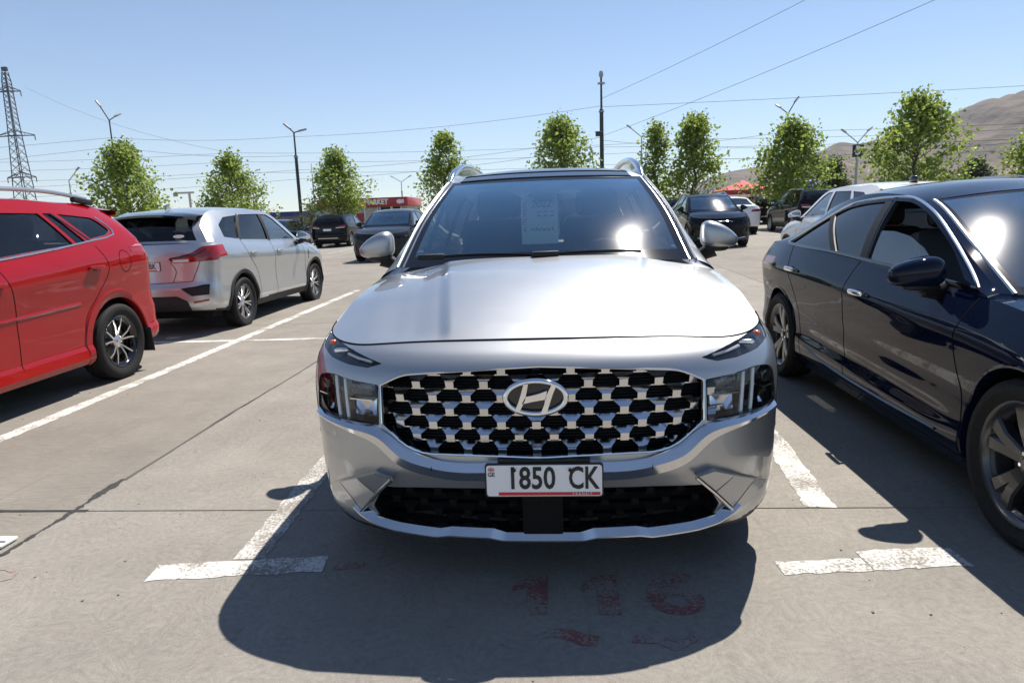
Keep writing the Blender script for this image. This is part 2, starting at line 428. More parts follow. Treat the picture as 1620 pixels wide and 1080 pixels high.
class Car:
    def __init__(s, name, label, S, loc, head, pm, group=None, cat='car'):
        """head +1: nose towards -Y (the camera); -1: nose away"""
        s.S = S; s.pm = pm
        s.root = tag(empty(name, loc, 0 if head > 0 else math.pi), label, cat, group)
        g = lambda k, d=None: S.get(k, d)
        L, w = S['L'], S['w']
        s.L, s.w = L, w
        q = g('q', 1.)
        s.nf, s.ns, s.nr, s.nv = [int(a) for a in (g('nf', 40)*q, g('ns', 150)*q, g('nr', 40)*q, g('nv', 40)*q)]
        s.belt = pchip(S['belt']); s.bot = pchip(S['bot']); s.inset = pchip(S['inset']); s.plan = pchip(S['plan'])
        s.fp = pchip(S['fprof']); s.rp = pchip(S['rprof'])
        s.bms = {}
        s.lower()
    def loop(s, v):
        S = s.S; cf, cr, n, nr = S['cf'], S['cr'], S.get('en', 2.4), S.get('er', 2.4)
        w = s.w-float(s.inset(v))
        t = np.linspace(0, math.pi/2, s.nf+1)
        xf = np.sin(t)**(2/n); yf = cf*(1-np.cos(t)**(2/n))
        ys = np.linspace(cf, s.L-cr, s.ns+1)[1:-1]
        t2 = np.linspace(math.pi/2, 0, s.nr+1)
        xr = np.sin(t2)**(2/nr); yr = s.L-cr*(1-np.cos(t2)**(2/nr))
        x = np.concatenate([xf, np.ones(len(ys)), xr]); y = np.concatenate([yf, ys, yr])
        x[0] = 0; x[-1] = 0
        x = x*w*s.plan(y)
        zb, zt = s.bot(y), s.belt(y); z = zb+(zt-zb)*v
        k = S.get('fade', .9)
        y2 = y+s.fp(z)*np.clip(1-y/k, 0, 1)-s.rp(z)*np.clip(1-(s.L-y)/k, 0, 1)
        if 'side_fn' in S: x = S['side_fn'](x, y2, z)
        return np.stack([x, y2, z], 1)
    def lower(s):
        V = np.linspace(0, 1, s.nv+1)
        P = np.array([s.loop(v) for v in V]); s.P = P
        s.top = P[-1]
        bm = bmesh.new(); add_grid(bm, P, flip=True); mirror_x(bm)
        s.body = bm
        s.bvh = BVHTree.FromBMesh(bm)
    def front(s, x, z, off=0.):
        r = s.bvh.ray_cast(Vector((x, -3, z)), Vector((0, 1, 0)))
        y = r[0].y if r[0] is not None else .6
        return Vector((x, y-off, z))
    def ray(s, ax, a, z, side=1):
        """hit the shell: ax 'x' from the side at (y=a,z), 'f' from the front at (x=a,z), 'r' from the rear"""
        o, d = {'x': (Vector((side*3, a, z)), Vector((-side, 0, 0))), 'f': (Vector((a, -3, z)), Vector((0, 1, 0))), 'r': (Vector((a, s.L+3, z)), Vector((0, -1, 0)))}[ax]
        best = None
        for t in [s.bvh]+s.bms.get('extra', []):
            r = t.ray_cast(o, d)
            if r[0] is not None and (best is None or r[3] < best[3]): best = r
        if best is None: return None, None
        n = best[1] if best[1].dot(d) < 0 else -best[1]
        return best[0], n
    def P_(s, name, bm, m, parent=None, **k):
        return obj(name, bm, m, parent or s.root, **k)
    # ---- upper body
    def hood(s, crown=3., fn=None, cyz=None):
        S = s.S; yA = S['yA']; T = s.top
        k0 = s.nf; k1 = k0+int(np.argmin(np.abs(T[k0:len(T)-s.nr, 1]-yA)))
        s.kA = k1
        E = T[k0:k1+1]; nrow = len(E)
        A = T[:k0+1]; xs = A[:, 0]/A[-1, 0]
        g0 = (A[:, 1]-A[0, 1])/(A[-1, 1]-A[0, 1])
        Cc = crom([(A[0, 1], A[0, 2])]+list(cyz), nrow)
        P = np.zeros((nrow, len(xs), 3))
        for i in range(nrow):
            b = i/(nrow-1); bb = sstep(0, .55, b)
            g = (1-bb)*g0+bb*xs**2
            P[i, :, 0] = E[i, 0]*xs
            P[i, :, 1] = Cc[i, 0]+(E[i, 1]-Cc[i, 0])*g
            zc = Cc[i, 1]+(E[i, 2]-Cc[i, 1])*xs**crown
            z0 = A[:, 2]+(Cc[i, 1]-A[0, 2])*(1-xs**crown)+(E[i, 2]-A[-1, 2])*xs**crown
            P[i, :, 2] = (1-bb)*z0+bb*zc
        if fn: P[..., 2] += fn(P[..., 0], P[..., 1])*np.clip(np.arange(nrow)/4., 0, 1)[:, None]*np.clip((1-xs)*6, 0, 1)
        s.hoodP = P
        bm = bmesh.new(); add_grid(bm, P); mirror_x(bm)
        s.hood_bvh = BVHTree.FromBMesh(bm)
        return s.P_('bonnet', bm, s.pm)
    def rail(s, pts, iA, iD, n=90):
        """roof side line; iA/iD: indices of pts where the windscreen ends and the rear window starts"""
        pts = np.array(pts, float)
        seg = []; 
        for a, b, k in ((0, iA, n//3), (iA, iD, n//2), (iD, len(pts)-1, n//4)): seg.append((a, b, k))
        full = crom(pts, 1200); d = [int(np.argmin(np.linalg.norm(full-p, axis=1))) for p in pts]
        idx = []
        for a, b, k in seg: idx += list(np.linspace(d[a], d[b], k+1).round().astype(int))[:-1]
        idx.append(d[-1]); s.R = full[idx]; s.rA = seg[0][2]; s.rD = seg[0][2]+seg[1][2]
    def house(s, bulge=.02, yD=None):
        T = s.top; k1 = s.kA; k2 = k1+int(np.argmin(np.abs(T[k1:len(T)-s.nr+1, 1]-(yD or s.R[-1][1]))))
        B = T[k1:k2+1]; n = len(B); s.kD = k2
        # match by y as far as possible
        tR = np.linspace(0, 1, n); f = np.interp(B[:, 1], np.maximum.accumulate(s.R[:, 1])+np.arange(len(s.R))*1e-7, np.arange(len(s.R)))
        f = .75*f+.25*tR*(len(s.R)-1); f[0] = 0; f[-1] = len(s.R)-1
        Rr = np.stack([np.interp(f, np.arange(len(s.R)), s.R[:, c]) for c in range(3)], 1)
        m = 22; P = np.zeros((m, n, 3))
        for i in range(m):
            t = i/(m-1); P[i] = B*(1-t)+Rr*t; P[i, :, 0] += bulge*math.sin(math.pi*t)
        bm = bmesh.new(); add_grid(bm, P, flip=True)
        s.hs = bm; b2 = bm.copy(); mirror_x(b2)
        s.bms['extra'] = [BVHTree.FromBMesh(b2)]; b2.free()
    def strip(s, a, b, center, cols, py=2., pz=2.2):
        """cross strip between rail samples a..b with the given centre line (y,z); cols: s values 0..1"""
        E = s.R[a:b+1]; C_ = crom(center, len(E)); cs = np.array([-c for c in cols[::-1] if c > 0]+list(cols))
        P = np.zeros((len(E), len(cs), 3)); ab = np.abs(cs)
        for i in range(len(E)):
            P[i, :, 0] = E[i, 0]*cs; P[i, :, 1] = C_[i, 0]+(E[i, 1]-C_[i, 0])*ab**py; P[i, :, 2] = C_[i, 1]+(E[i, 2]-C_[i, 1])*ab**pz
        return P, cs
    def pick(s, name, P, cs, c0, c1, r0, r1, m, parent=None, off=0.):
        """part from a strip: |s| in c0..c1, rows r0..r1 (a mesh for each side when it leaves out the middle)"""
        e = 1e-6; Q = P[r0:r1+1]; out = []
        sets = [np.where(np.abs(cs) <= c1+e)[0]] if c0 <= 0 else [np.where((cs*sg >= c0-e) & (cs*sg <= c1+e))[0] for sg in (-1, 1)]
        for j in sets:
            bm = bmesh.new(); add_grid(bm, Q[:, j[0]:j[-1]+1])
            for v in bm.verts: v.co.z += off
            out.append(s.P_(name, bm, m, parent))
        return out[0]
    def cowl(s, P, cs, m=None):
        """dark scuttle between the bonnet's rear edge and the foot of the windscreen, painted at its ends"""
        h = s.hoodP[-1]; hx = np.concatenate([-h[::-1, 0], h[1:, 0]]); hf = [np.interp(np.linspace(-1, 1, 61), hx/hx[-1], np.concatenate([h[::-1, k], h[1:, k]])) for k in (1, 2)]
        u = np.linspace(-1, 1, 61); A = np.stack([u*hx[-1], hf[0], hf[1]], 1)
        w = P[0]; B = np.stack([np.interp(u, cs, w[:, k]) for k in range(3)], 1)
        Cm = (A+B)/2-np.array([0, 0, .014])*(1-np.abs(u)**8)[:, None]
        G = np.stack([A, Cm, B])
        for nm, j0, j1, mm in (('cowl_panel', 3, 57, M['black']), ('cowl_corner', 0, 3, s.pm), ('cowl_corner', 57, 60, s.pm)):
            bm = bmesh.new(); add_grid(bm, G[:, j0:j1+1]); s.P_(nm, bm, m or mm)
    def side_glass(s, polys, depth=.012):
        """polys: (polygon (y,z), material, name)"""
        bm = s.hs; mirror_x(bm)
        for sg in (1, -1):
            for poly, m, nm in polys:
                reg = carve(bm, poly, 0, lambda c: c.x*sg > .2)
                if not reg.faces: continue
                w = rim_walls(reg, (-sg*depth*2, 0, 0), .002)
                for v in reg.verts: v.co.x -= sg*depth
                g = s.P_(nm, reg, M[m]); s.P_('window_seal', w, M['rubber'], g)
        s.P_('side_frame', bm, s.pm)
    def seam(s, lines, width=.006, m='gap', name='panel_seam', off=.0012, step=.02, thick=0.):
        """thin strips lying on the shell; lines: (axis, points, both sides?)"""
        for ax, pts, both in lines:
            for sg in ((1, -1) if both else (1,)):
                bm = bmesh.new()
                n = max(2, int(sum(math.dist(a, b) for a, b in zip(pts, pts[1:]))/step))
                Q = crom(pts, n); ring = []
                H = [s.ray(ax, q[0] if ax == 'x' else q[0]*sg, q[1], sg) for q in Q]
                H = [h for h in H if h[0] is not None]
                for i, (p, nn) in enumerate(H):
                    a = H[max(i-1, 0)][0]; b = H[min(i+1, len(H)-1)][0]
                    if (b-a).length < 1e-6: continue
                    t = (b-a).normalized(); c = nn.cross(t)
                    if c.length < 1e-6: continue
                    c = c.normalized()*width/2
                    ring.append([bm.verts.new(p+c+nn*off), bm.verts.new(p+nn*(off+thick)), bm.verts.new(p-c+nn*off)])
                for A, B in zip(ring, ring[1:]):
                    if (A[1].co-B[1].co).length < .25:
                        for k in range(2): bm.faces.new([A[k], A[k+1], B[k+1], B[k]])
                bmesh.ops.recalc_face_normals(bm, faces=bm.faces[:])
                s.P_(name, bm, M[m] if isinstance(m, str) else m)
    # ---- wheels
    def wheels(s, yf, yr, R, rim, wid, style, arch, zc=None, lip=None, lipw=.045, liner=True, inset=.015):
        zc = zc or R
        def circ(y0, ra): return [(y0+ra*math.cos(a), zc+ra*math.sin(a)) for a in np.linspace(0, 2*math.pi, 49)[:-1]]
        for y0 in (yf, yr):
            for sg in (1, -1):
                reg = carve(s.body, circ(y0, arch), 0, lambda c: c.x*sg > s.w*.6)
                # arch lip following the cut edge
                edge = [e for e in s.body.edges if len(e.link_faces) == 1 and all(abs(math.hypot(v.co.y-y0, v.co.z-zc)-arch) < 2e-3 and v.co.x*sg > s.w*.6 for v in e.verts)]
                vs = sorted({v for e in edge for v in e.verts}, key=lambda v: -math.atan2(v.co.z-zc, v.co.y-y0) if math.atan2(v.co.z-zc, v.co.y-y0) > -math.pi/2 else -math.atan2(v.co.z-zc, v.co.y-y0)-2*math.pi)
                bm = bmesh.new(); rows = []
                for v in vs:
                    p = v.co; d = Vector((0, p.y-y0, p.z-zc)).normalized(); X = Vector((sg, 0, 0))
                    if lip: prof = [p+d*lipw-X*.004, p+d*lipw*.9+X*.010, p+d*.004+X*.014, p-d*.006+X*.006, p-d*.006-X*.05]
                    else: prof = [p+d*.012+X*.0005, p+d*.006+X*.006, p-d*.003+X*.003, p-d*.004-X*.05]
                    if lip:
                        for i in (0, 1):
                            h, _ = s.ray('x', prof[i].y, prof[i].z, sg)
                            if h is not None: prof[i] = Vector((h.x+sg*(-.002 if i == 0 else .011), prof[i].y, prof[i].z))
                    rows.append([bm.verts.new(q) for q in prof])
                for A, B in zip(rows, rows[1:]):
                    if (A[2].co-B[2].co).length < .2:
                        for k in range(len(A)-1): bm.faces.new([A[k], B[k], B[k+1], A[k+1]])
                bmesh.ops.recalc_face_normals(bm, faces=bm.faces[:])
                s.P_('wheel_arch', bm, lip or s.pm)
                reg.free()
                xw = s.w*float(s.plan(y0))-wid/2-inset
                me = wheel_meshes(style, R, rim, wid)
                wo = None
                for nm, m_ in me:
                    o = link(nm, m_, wo or s.root)
                    if wo is None:
                        wo = o; o.location = (sg*xw, y0, R-.003); o.rotation_euler = (0, 0, 0 if sg > 0 else math.pi)
                if liner:
                    bm = bmesh.new(); rows = []
                    for a in np.linspace(-.25, math.pi+.25, 20):
                        rows.append([(sg*x, y0+(arch+.012)*math.cos(a), zc+(arch+.012)*math.sin(a)) for x in (s.w*float(s.plan(y0))-.045, .5)])
                    add_grid(bm, np.array(rows))
                    f = [bm.verts.new((sg*.5, y0+(arch+.02)*math.cos(a), zc+(arch+.02)*math.sin(a))) for a in np.linspace(-.25, math.pi+.25, 20)]
                    bm.faces.new(f)
                    s.P_('wheel_liner', bm, M['void'])
    def floor(s, z=.22, y0=.25, y1=None, hx=.74):
        bm = bmesh.new(); y1 = y1 or s.L-.25
        add_box(bm, (0, (y0+y1)/2, z+.06), (hx*2, y1-y0, .12), bev=.03)
        s.P_('underbody', bm, M['void'])
    def cabin(s, yd, zd, ys, zs, hx=.68, m='seat', rear=.85, wheel_side=1):
        """dashboard, seats, steering wheel"""
        bm = bmesh.new(); add_box(bm, (0, yd+.22, zd-.13), (hx*2+.08, .52, .24), bev=.06); add_box(bm, (0, yd+.62, zd-.33), (.26, .7, .3), bev=.04)
        s.P_('dashboard', bm, M['trim'])
        for row in range(2):
            for sx in (-.36, .36):
                y = ys+row*rear; st = empty_mesh = bmesh.new()
                add_box(st, (sx, y-.22, zs), (.50, .52, .16), bev=.05, rx=.08)
                add_box(st, (sx, y+.10, zs+.33), (.48, .15, .62), bev=.06, rx=-.28)
                so_ = s.P_('seat', st, M[m])
                hb = bmesh.new(); add_box(hb, (sx, y+.20, zs+.735), (.27, .10, .19), bev=.045, rx=-.15)
                s.P_('headrest', hb, M[m], so_)
        bm = bmesh.new()
        c = Vector((wheel_side*.36, yd+.50, zd-.06)); pts = []
        for k in range(28):
            a = 2*math.pi*k/28; pts.append(c+Vector((math.cos(a)*.185, math.sin(a)*.07, math.sin(a)*.17)))
        add_tube(bm, pts, .015, 8, closed=True)
        add_box(bm, c, (.34, .03, .05), bev=.01); add_box(bm, c-Vector((0, .02, 0)), (.12, .05, .12), bev=.02)
        s.P_('steering_wheel', bm, M['trim'])
    def patch(s, name, poly, ax, m, cond, depth=0., parent=None, both=True, rim=None, rimmat=None, out=0., rimd=.02, dy=1):
        """lamp, vent or panel cut from the shell: carved, moved in (depth) or out"""
        res = []
        for sg in ((1, -1) if both else (0,)):
            pl = [(p[0]*sg, p[1]) for p in poly] if (both and ax == 1) else poly
            reg = carve(s.body, pl, ax, (lambda c: cond(c) and c.x*sg > 0) if sg else cond)
            if not reg.faces: reg.free(); continue
            d = Vector((-sg if ax == 0 else 0, 0 if ax == 0 else dy, 0))
            wl = rim_walls(reg, d*max(rimd, depth+.004), .003) if rim else None
            for v in reg.verts: v.co += d*(depth-out)
            o = s.P_(name, reg, M[m] if isinstance(m, str) else m, parent)
            if wl: s.P_('recess', wl, rimmat or s.pm, o)
            res.append(o)
        return res
    def finish(s, cladrow=0., cladmat='clad'):
        bm = s.body
        if cladrow:
            sel = []
            for f in bm.faces:
                c = f.calc_center_median(); 
                if c.z < cladrow(c.y, abs(c.x)): sel.append(f)
            out = bmesh.new(); vm = {}
            for f in sel:
                out.faces.new([vm.setdefault(v, None) or vm.__setitem__(v, out.verts.new(v.co)) or vm[v] for v in f.verts])
            bmesh.ops.delete(bm, geom=sel, context='FACES')
            s.P_('lower_cladding', out, M[cladmat])
        s.P_('body', bm, s.pm)
def door_mirror(car, c, r, side, m, arm_to, tilt=0., point=1.):
    """door mirror: shell, dark lower half, glass on the rear face, stalk"""
    def fn(p):
        q = p.copy(); t = (q.x*side+1)/2      # 0 at the car, 1 at the outer tip
        if q.y > .35: q.y = .35+(q.y-.35)*.08
        if q.z > 0: q.z *= 1.05-.75*point*t**1.8
        else: q.z *= .72-.25*point*t
        q.z += tilt*(t-.3)
        q.y *= 1-.35*t*t
        return q
    bm = bmesh.new(); add_super(bm, (0, 0, 0), r, .62, .72, 32, 20, fn)
    low = bmesh.new(); 
    o = car.P_('door_mirror', bm, m); o.location = c
    g = bmesh.new(); add_super(g, (-side*r[0]*.08, r[1]*.39, r[2]*.05), (r[0]*.74, .004, r[2]*.52), .6, .5, 20, 8)
    car.P_('mirror_glass', g, M['chrome'], o)
    b = bmesh.new(); add_super(b, (-side*r[0]*.2, .0, -r[2]*.66), (r[0]*.70, r[1]*.55, r[2]*.22), .7, .7, 20, 8)
    car.P_('mirror_base', b, M['black'], o)
    a = bmesh.new(); e = Vector(arm_to)-Vector(c)
    add_tube(a, [Vector((-side*r[0]*.3, .0, -r[2]*.7)), Vector((-side*r[0]*.8, .01, -r[2]*1.0)), e], [.05, .038, .045], 10)
    car.P_('mirror_arm', a, M['black'], o)
    return o
def text_mesh(name, txt, size, m, parent, loc, rot=(math.pi/2, 0, 0), ext=.001, offset=0., sx=1., align='CENTER', shear=0.):
    cu = bpy.data.curves.new(name, 'FONT'); cu.body = txt; cu.size = size; cu.extrude = ext; cu.offset = offset; cu.align_x = align; cu.align_y = 'CENTER'; cu.shear = shear; cu.resolution_u = 3
    t = bpy.data.objects.new(name, cu); COL.objects.link(t)
    dg = bpy.context.evaluated_depsgraph_get(); me = bpy.data.meshes.new_from_object(t.evaluated_get(dg))
    bpy.data.objects.remove(t); bpy.data.curves.remove(cu)
    me.materials.clear(); o = link(name, me, parent, m); o.location = loc; o.rotation_euler = rot; o.scale = (sx, 1, 1)
    return o
# ------------------------------------------------------------------ ground: rises gently beyond the first row and to the right
def gh(x, y):
    t = min(max(0., y-6), 60.); return .0085*t+.010*max(-40, min(40, x))*min(1., t/14)
def concrete(name, col, streak=(1, 1), wear=None):
    """trowelled concrete; wear: a paint colour that is partly worn through to it"""
    m, t, b = mat(name); N = t.nodes.new; Lk = t.links.new
    tc = N('ShaderNodeTexCoord')
    def noise(scale, det, vec=None, rough=.6):
        n = N('ShaderNodeTexNoise'); n.inputs['Scale'].default_value = scale; n.inputs['Detail'].default_value = det; n.inputs['Roughness'].default_value = rough
        Lk(vec or tc.outputs['Object'], n.inputs['Vector']); return n.outputs['Fac']
    def rng(f, a, c, lo, hi):
        r = N('ShaderNodeMapRange'); Lk(f, r.inputs[0])
        for i, v in zip((1, 2, 3, 4), (a, c, lo, hi)): r.inputs[i].default_value = v
        return r.outputs[0]
    def mul(a, c):
        q = N('ShaderNodeMath'); q.operation = 'MULTIPLY'; Lk(a, q.inputs[0]); Lk(c, q.inputs[1]); return q.outputs[0]
    mp = N('ShaderNodeMapping'); mp.inputs['Scale'].default_value = (streak[0], streak[1], 1); Lk(tc.outputs['Object'], mp.inputs[0])
    # curved trowel marks: fine noise looked up through a warped space
    wv = N('ShaderNodeTexNoise'); wv.inputs['Scale'].default_value = 3.5; Lk(tc.outputs['Object'], wv.inputs['Vector'])
    ad = N('ShaderNodeVectorMath'); ad.operation = 'MULTIPLY_ADD'; Lk(wv.outputs['Color'], ad.inputs[0]); ad.inputs[1].default_value = (.28, .28, 0); Lk(mp.outputs[0], ad.inputs[2])
    big = noise(.35, 4); mid = noise(2.2, 6); fine = noise(38, 8, ad.outputs[0], .75); grit = noise(260, 3)
    f = mul(mul(rng(big, .3, .7, .84, 1.10), rng(mid, .3, .72, .88, 1.08)), mul(rng(fine, .3, .7, .74, 1.16), rng(grit, .25, .75, .74, 1.16)))
    sp = N('ShaderNodeTexVoronoi'); sp.inputs['Scale'].default_value = 16; Lk(tc.outputs['Object'], sp.inputs['Vector'])
    f = mul(f, rng(sp.outputs['Distance'], .02, .05, .55, 1.))
    st = N('ShaderNodeTexVoronoi'); st.inputs['Scale'].default_value = .55; wq = N('ShaderNodeVectorMath'); wq.operation = 'MULTIPLY_ADD'; Lk(wv.outputs['Color'], wq.inputs[0]); wq.inputs[1].default_value = (.35, .35, 0); Lk(tc.outputs['Object'], wq.inputs[2]); Lk(wq.outputs[0], st.inputs['Vector'])
    f = mul(f, rng(st.outputs['Distance'], .04, .17, .72, 1.))      # old drips and stains
    sk = N('ShaderNodeMapping'); sk.inputs['Scale'].default_value = (14, .5, 1); sk.inputs['Rotation'].default_value = (0, 0, .06); Lk(tc.outputs['Object'], sk.inputs[0])
    f = mul(f, rng(noise(1.1, 6, sk.outputs[0], .7), .56, .74, 1., .84))      # faint tyre scuffs along the bays
    mx = N('ShaderNodeMixRGB'); mx.blend_type = 'MULTIPLY'; mx.inputs[0].default_value = 1; mx.inputs[1].default_value = (*col, 1); Lk(f, mx.inputs[2])
    last = mx.outputs[0]
    if wear:
        w1 = noise(70, 7, None, .78); w2 = noise(4, 5)
        s_ = N('ShaderNodeMath'); s_.operation = 'ADD'; Lk(w1, s_.inputs[0]); Lk(rng(w2, .3, .7, wear[1]-.12, wear[1]+.12), s_.inputs[1])
        k = rng(s_.outputs[0], .52, .60, 0, wear[2])
        m2 = N('ShaderNodeMixRGB'); Lk(k, m2.inputs[0]); Lk(last, m2.inputs[1])
        m3 = N('ShaderNodeMixRGB'); m3.blend_type = 'MULTIPLY'; m3.inputs[0].default_value = 1; m3.inputs[1].default_value = (*wear[0], 1); Lk(rng(mid, .3, .7, .85, 1.), m3.inputs[2])
        Lk(m3.outputs[0], m2.inputs[2]); last = m2.outputs[0]
    Lk(last, b.inputs['Base Color']); b.inputs['Roughness'].default_value = .88; b.inputs['Specular IOR Level'].default_value = .25
    bp = N('ShaderNodeBump'); bp.inputs['Strength'].default_value = .6; bp.inputs['Distance'].default_value = .006
    ff = N('ShaderNodeMath'); ff.operation = 'ADD'; Lk(fine, ff.inputs[0]); Lk(rng(grit, 0, 1, 0, .5), ff.inputs[1]); Lk(ff.outputs[0], bp.inputs['Height']); Lk(bp.outputs[0], b.inputs['Normal'])
    return m
CONC = (.295, .275, .243)
def ground():
    xs = [-8000, -2000, -500, -150, -70, -40, -20, -10, -4, 0, 4, 10, 20, 40, 70, 150, 500, 2000, 8000]
    ys = [-3000, -500, -100, -30, -10, 0, 6, 9, 12, 16, 20, 25, 32, 40, 50, 66, 100, 300, 1000, 3000, 9000]
    bm = bmesh.new(); add_grid(bm, np.array([[(x, y, gh(x, y)-.03) for x in xs] for y in ys]))
    bmesh.ops.recalc_face_normals(bm, faces=bm.faces[:])
    if bm.faces[:][0].normal.z < 0: bmesh.ops.reverse_faces(bm, faces=bm.faces[:])
    g = obj('ground', bm, pbr('dry_soil', (.20, .175, .135), .95, bump=.3, bscale=.6, var=.4), flat=True); g['kind'] = 'structure'
    m1 = concrete('concrete_a', CONC, (1, 1)); m2 = concrete('concrete_b', (CONC[0]*.90, CONC[1]*.885, CONC[2]*.87), (.12, 1.6))
    X = [-2.38+6*k for k in range(-8, 10)]; Y = [3.055+6*k for k in range(-3, 8)]
    for a, b in zip(X, X[1:]):
        for c, d in zip(Y, Y[1:]):
            e = .0025; q = [(a+e, c+e), (b-e, c+e), (b-e, d-e), (a+e, d-e)]; bm = bmesh.new()
            n_ = 5; Gx = [a+e+.003]+list(np.linspace(a+e+.003, b-e-.003, n_))[1:-1]+[b-e-.003]; Gy = list(np.linspace(c+e+.003, d-e-.003, n_))
            vs = add_grid(bm, np.array([[(x, y, gh(x, y)) for x in Gx] for y in Gy]))
            rim = [vs[0][j] for j in range(n_)]+[vs[i][-1] for i in range(1, n_)]+[vs[-1][j] for j in range(n_-2, -1, -1)]+[vs[i][0] for i in range(n_-2, 0, -1)]
            low = [bm.verts.new((v.co.x+(-.003 if v.co.x < a+.1 else .003 if v.co.x > b-.1 else 0), v.co.y+(-.003 if v.co.y < c+.1 else .003 if v.co.y > d-.1 else 0), v.co.z-.006)) for v in rim]
            bot = [bm.verts.new((v.co.x, v.co.y, v.co.z-.03)) for v in low]; k = len(rim)
            for i in range(k):
                bm.faces.new([rim[i], low[i], low[(i+1) % k], rim[(i+1) % k]]); bm.faces.new([low[i], bot[i], bot[(i+1) % k], low[(i+1) % k]])
            bmesh.ops.recalc_face_normals(bm, faces=bm.faces[:])
            obj('concrete_slab', bm, m2 if (a < -2.5 and a > -9) or rnd.random() < .3 else m1, g, angle=60)
    wl = concrete('worn_white_paint', CONC, (1, 1), ((.62, .61, .58), .03, .95)); wl2 = concrete('fresher_white_paint', CONC, (1, 1), ((.68, .67, .64), .085, .97))
    rp = concrete('faded_red_stencil', CONC, (1, 1), ((.26, .035, .04), .055, .72)); rp2 = concrete('red_paint_mark', CONC, (1, 1), ((.60, .10, .08), -.03, .8))
    def line(pts, w, m, jit=.0075, name='painted_line'):
        L_ = lin(pts, max(3, int(sum(math.dist(a, b) for a, b in zip(pts, pts[1:]))/.035))); bm = bmesh.new(); rows = []
        for i, p in enumerate(L_):
            a = L_[max(i-1, 0)]; b = L_[min(i+1, len(L_)-1)]; d = b-a; d /= np.linalg.norm(d); n = np.array([-d[1], d[0]])
            rows.append([(*(p+n*s_*(w/2+rnd.uniform(-jit, jit))), gh(*p)+.002) for s_ in (-1, 1)])
        add_grid(bm, np.array(rows)); bmesh.ops.recalc_face_normals(bm, faces=bm.faces[:])
        if bm.faces[:][0].normal.z < 0: bmesh.ops.reverse_faces(bm, faces=bm.faces[:])
        return obj(name, bm, m, g, flat=True)
    line([(-1.60, 2.455), (-1.25, 2.495), (-.905, 2.535)], .125, wl2)
    line([(-1.245, 2.57), (-1.29, 3.6), (-1.33, 7.78)], .13, wl)
    line([(.905, 2.505), (1.25, 2.535)], .10, wl2); line([(1.25, 2.565), (1.63, 2.60)], .15, wl2)
    line([(1.265, 3.06), (1.335, 3.95), (1.36, 7.78)], .135, wl2)
    line([(-3.66, -1.5), (-3.75, 4.2), (-3.87, 13.1)], .125, wl2)
    line([(-12, 7.85), (-2.70, 7.85)], .11, wl2); line([(-2.1, 7.85), (9, 7.85)], .11, wl)
    for x in (3.9, 6.5, 9.1): line([(x, 2.7), (x, 7.78)], .12, wl); line([(x, 7.92), (x, 13.)], .12, wl)
    for x in (-6.4, -9.0, -1.35, 1.3): line([(x, 7.92), (x, 13.)], .12, wl)
    for x in (-6.3, -8.9): line([(x, 2.7), (x, 7.78)], .12, wl)
    for x in (-14.5, -12, -9.4, -6.8, -4.2, -1.6, 1., 3.6, 6.2, 8.8, 11.4, 14): line([(x, 27.4), (x, 32.5)], .12, wl)
    line([(-40, 32.6), (40, 32.6)], .12, wl)
    one = [(-.075, .055), (-.02, .135), (.055, .135), (.055, -.135), (-.02, -.135), (-.02, .045), (-.075, .01)]
    arc = lambda r0, r1, a0, a1, cx, cz, n=22: [(cx+r1*math.cos(a), cz+r1*.92*math.sin(a)) for a in np.linspace(a0, a1, n)]+[(cx+r0*math.cos(a), cz+r0*.92*math.sin(a)) for a in np.linspace(a1, a0, n)]
    for x, polys in ((-.045, [one]), (.215, [one]), (.475, [arc(.038, .10, -2.85, 2.85, 0, -.04), [(-.105, -.05), (-.045, -.05), (-.04, .02), (-.005, .07), (.06, .085), (.085, .14), (.0, .137), (-.07, .095), (-.1, .02)]])):
        for k, q in enumerate(polys):
            bm = bmesh.new(); vs = [bm.verts.new((x+a_, 2.315+b_, .0022+.0006*k)) for a_, b_ in q]
            for tri in tessellate_polygon([[Vector((a_, b_, 0)) for a_, b_ in q]]): bm.faces.new([vs[i] for i in tri])
            bmesh.ops.recalc_face_normals(bm, faces=bm.faces[:])
            for f in bm.faces:
                if f.normal.z < 0: f.normal_flip()
            obj('stencil_numeral', bm, rp, g, flat=True)
    for pts, w in (([(-2.42, 2.36), (-2.28, 2.40), (-2.17, 2.43)], .06), ([(-2.30, 2.50), (-2.20, 2.47)], .03), ([(.0, 2.07), (.18, 2.03)], .05), ([(.30, 2.06), (.42, 2.02), (.50, 2.05)], .05), ([(-.86, 2.50), (-.74, 2.53)], .05)):
        line(pts, w, rp2 if pts[0][0] < -2 else rp, .02, 'paint_mark')
    # tar poured along the joint, uneven
    tar = pbr('tar_seal', (.035, .034, .033), .75, bump=.4, bscale=40, var=.4); bm = bmesh.new(); rows = []
    j1 = j2 = 0.
    for i, y in enumerate(np.linspace(2.1, 3.47, 120)):
        j1 = j1*.75+rnd.gauss(0, .005); j2 = j2*.75+rnd.gauss(0, .005)
        w = .010+.014*math.exp(-((y-3.05)/.06)**2)+.017*sstep(3.12, 3.34, y)*(1-sstep(3.38, 3.47, y)); c = -2.377+.006*math.sin(y*7)
        rows.append([(c-max(.002, w+j1), y, .002), (c, y, .0045), (c+max(.002, w+j2), y, .002)])
    add_grid(bm, np.array(rows)[:, ::-1]); obj('tar_seal', bm, tar, g)
    bm = bmesh.new(); rows = []
    for y in np.linspace(3.46, 14, 90):
        w = .003+.004*abs(math.sin(y*3.1))+rnd.uniform(0, .004); c = -2.38+.01*math.sin(y*2.3)+rnd.uniform(-.004, .004)
        rows.append([(c+w, y, gh(c, y)+.003), (c-w, y, gh(c, y)+.003)])
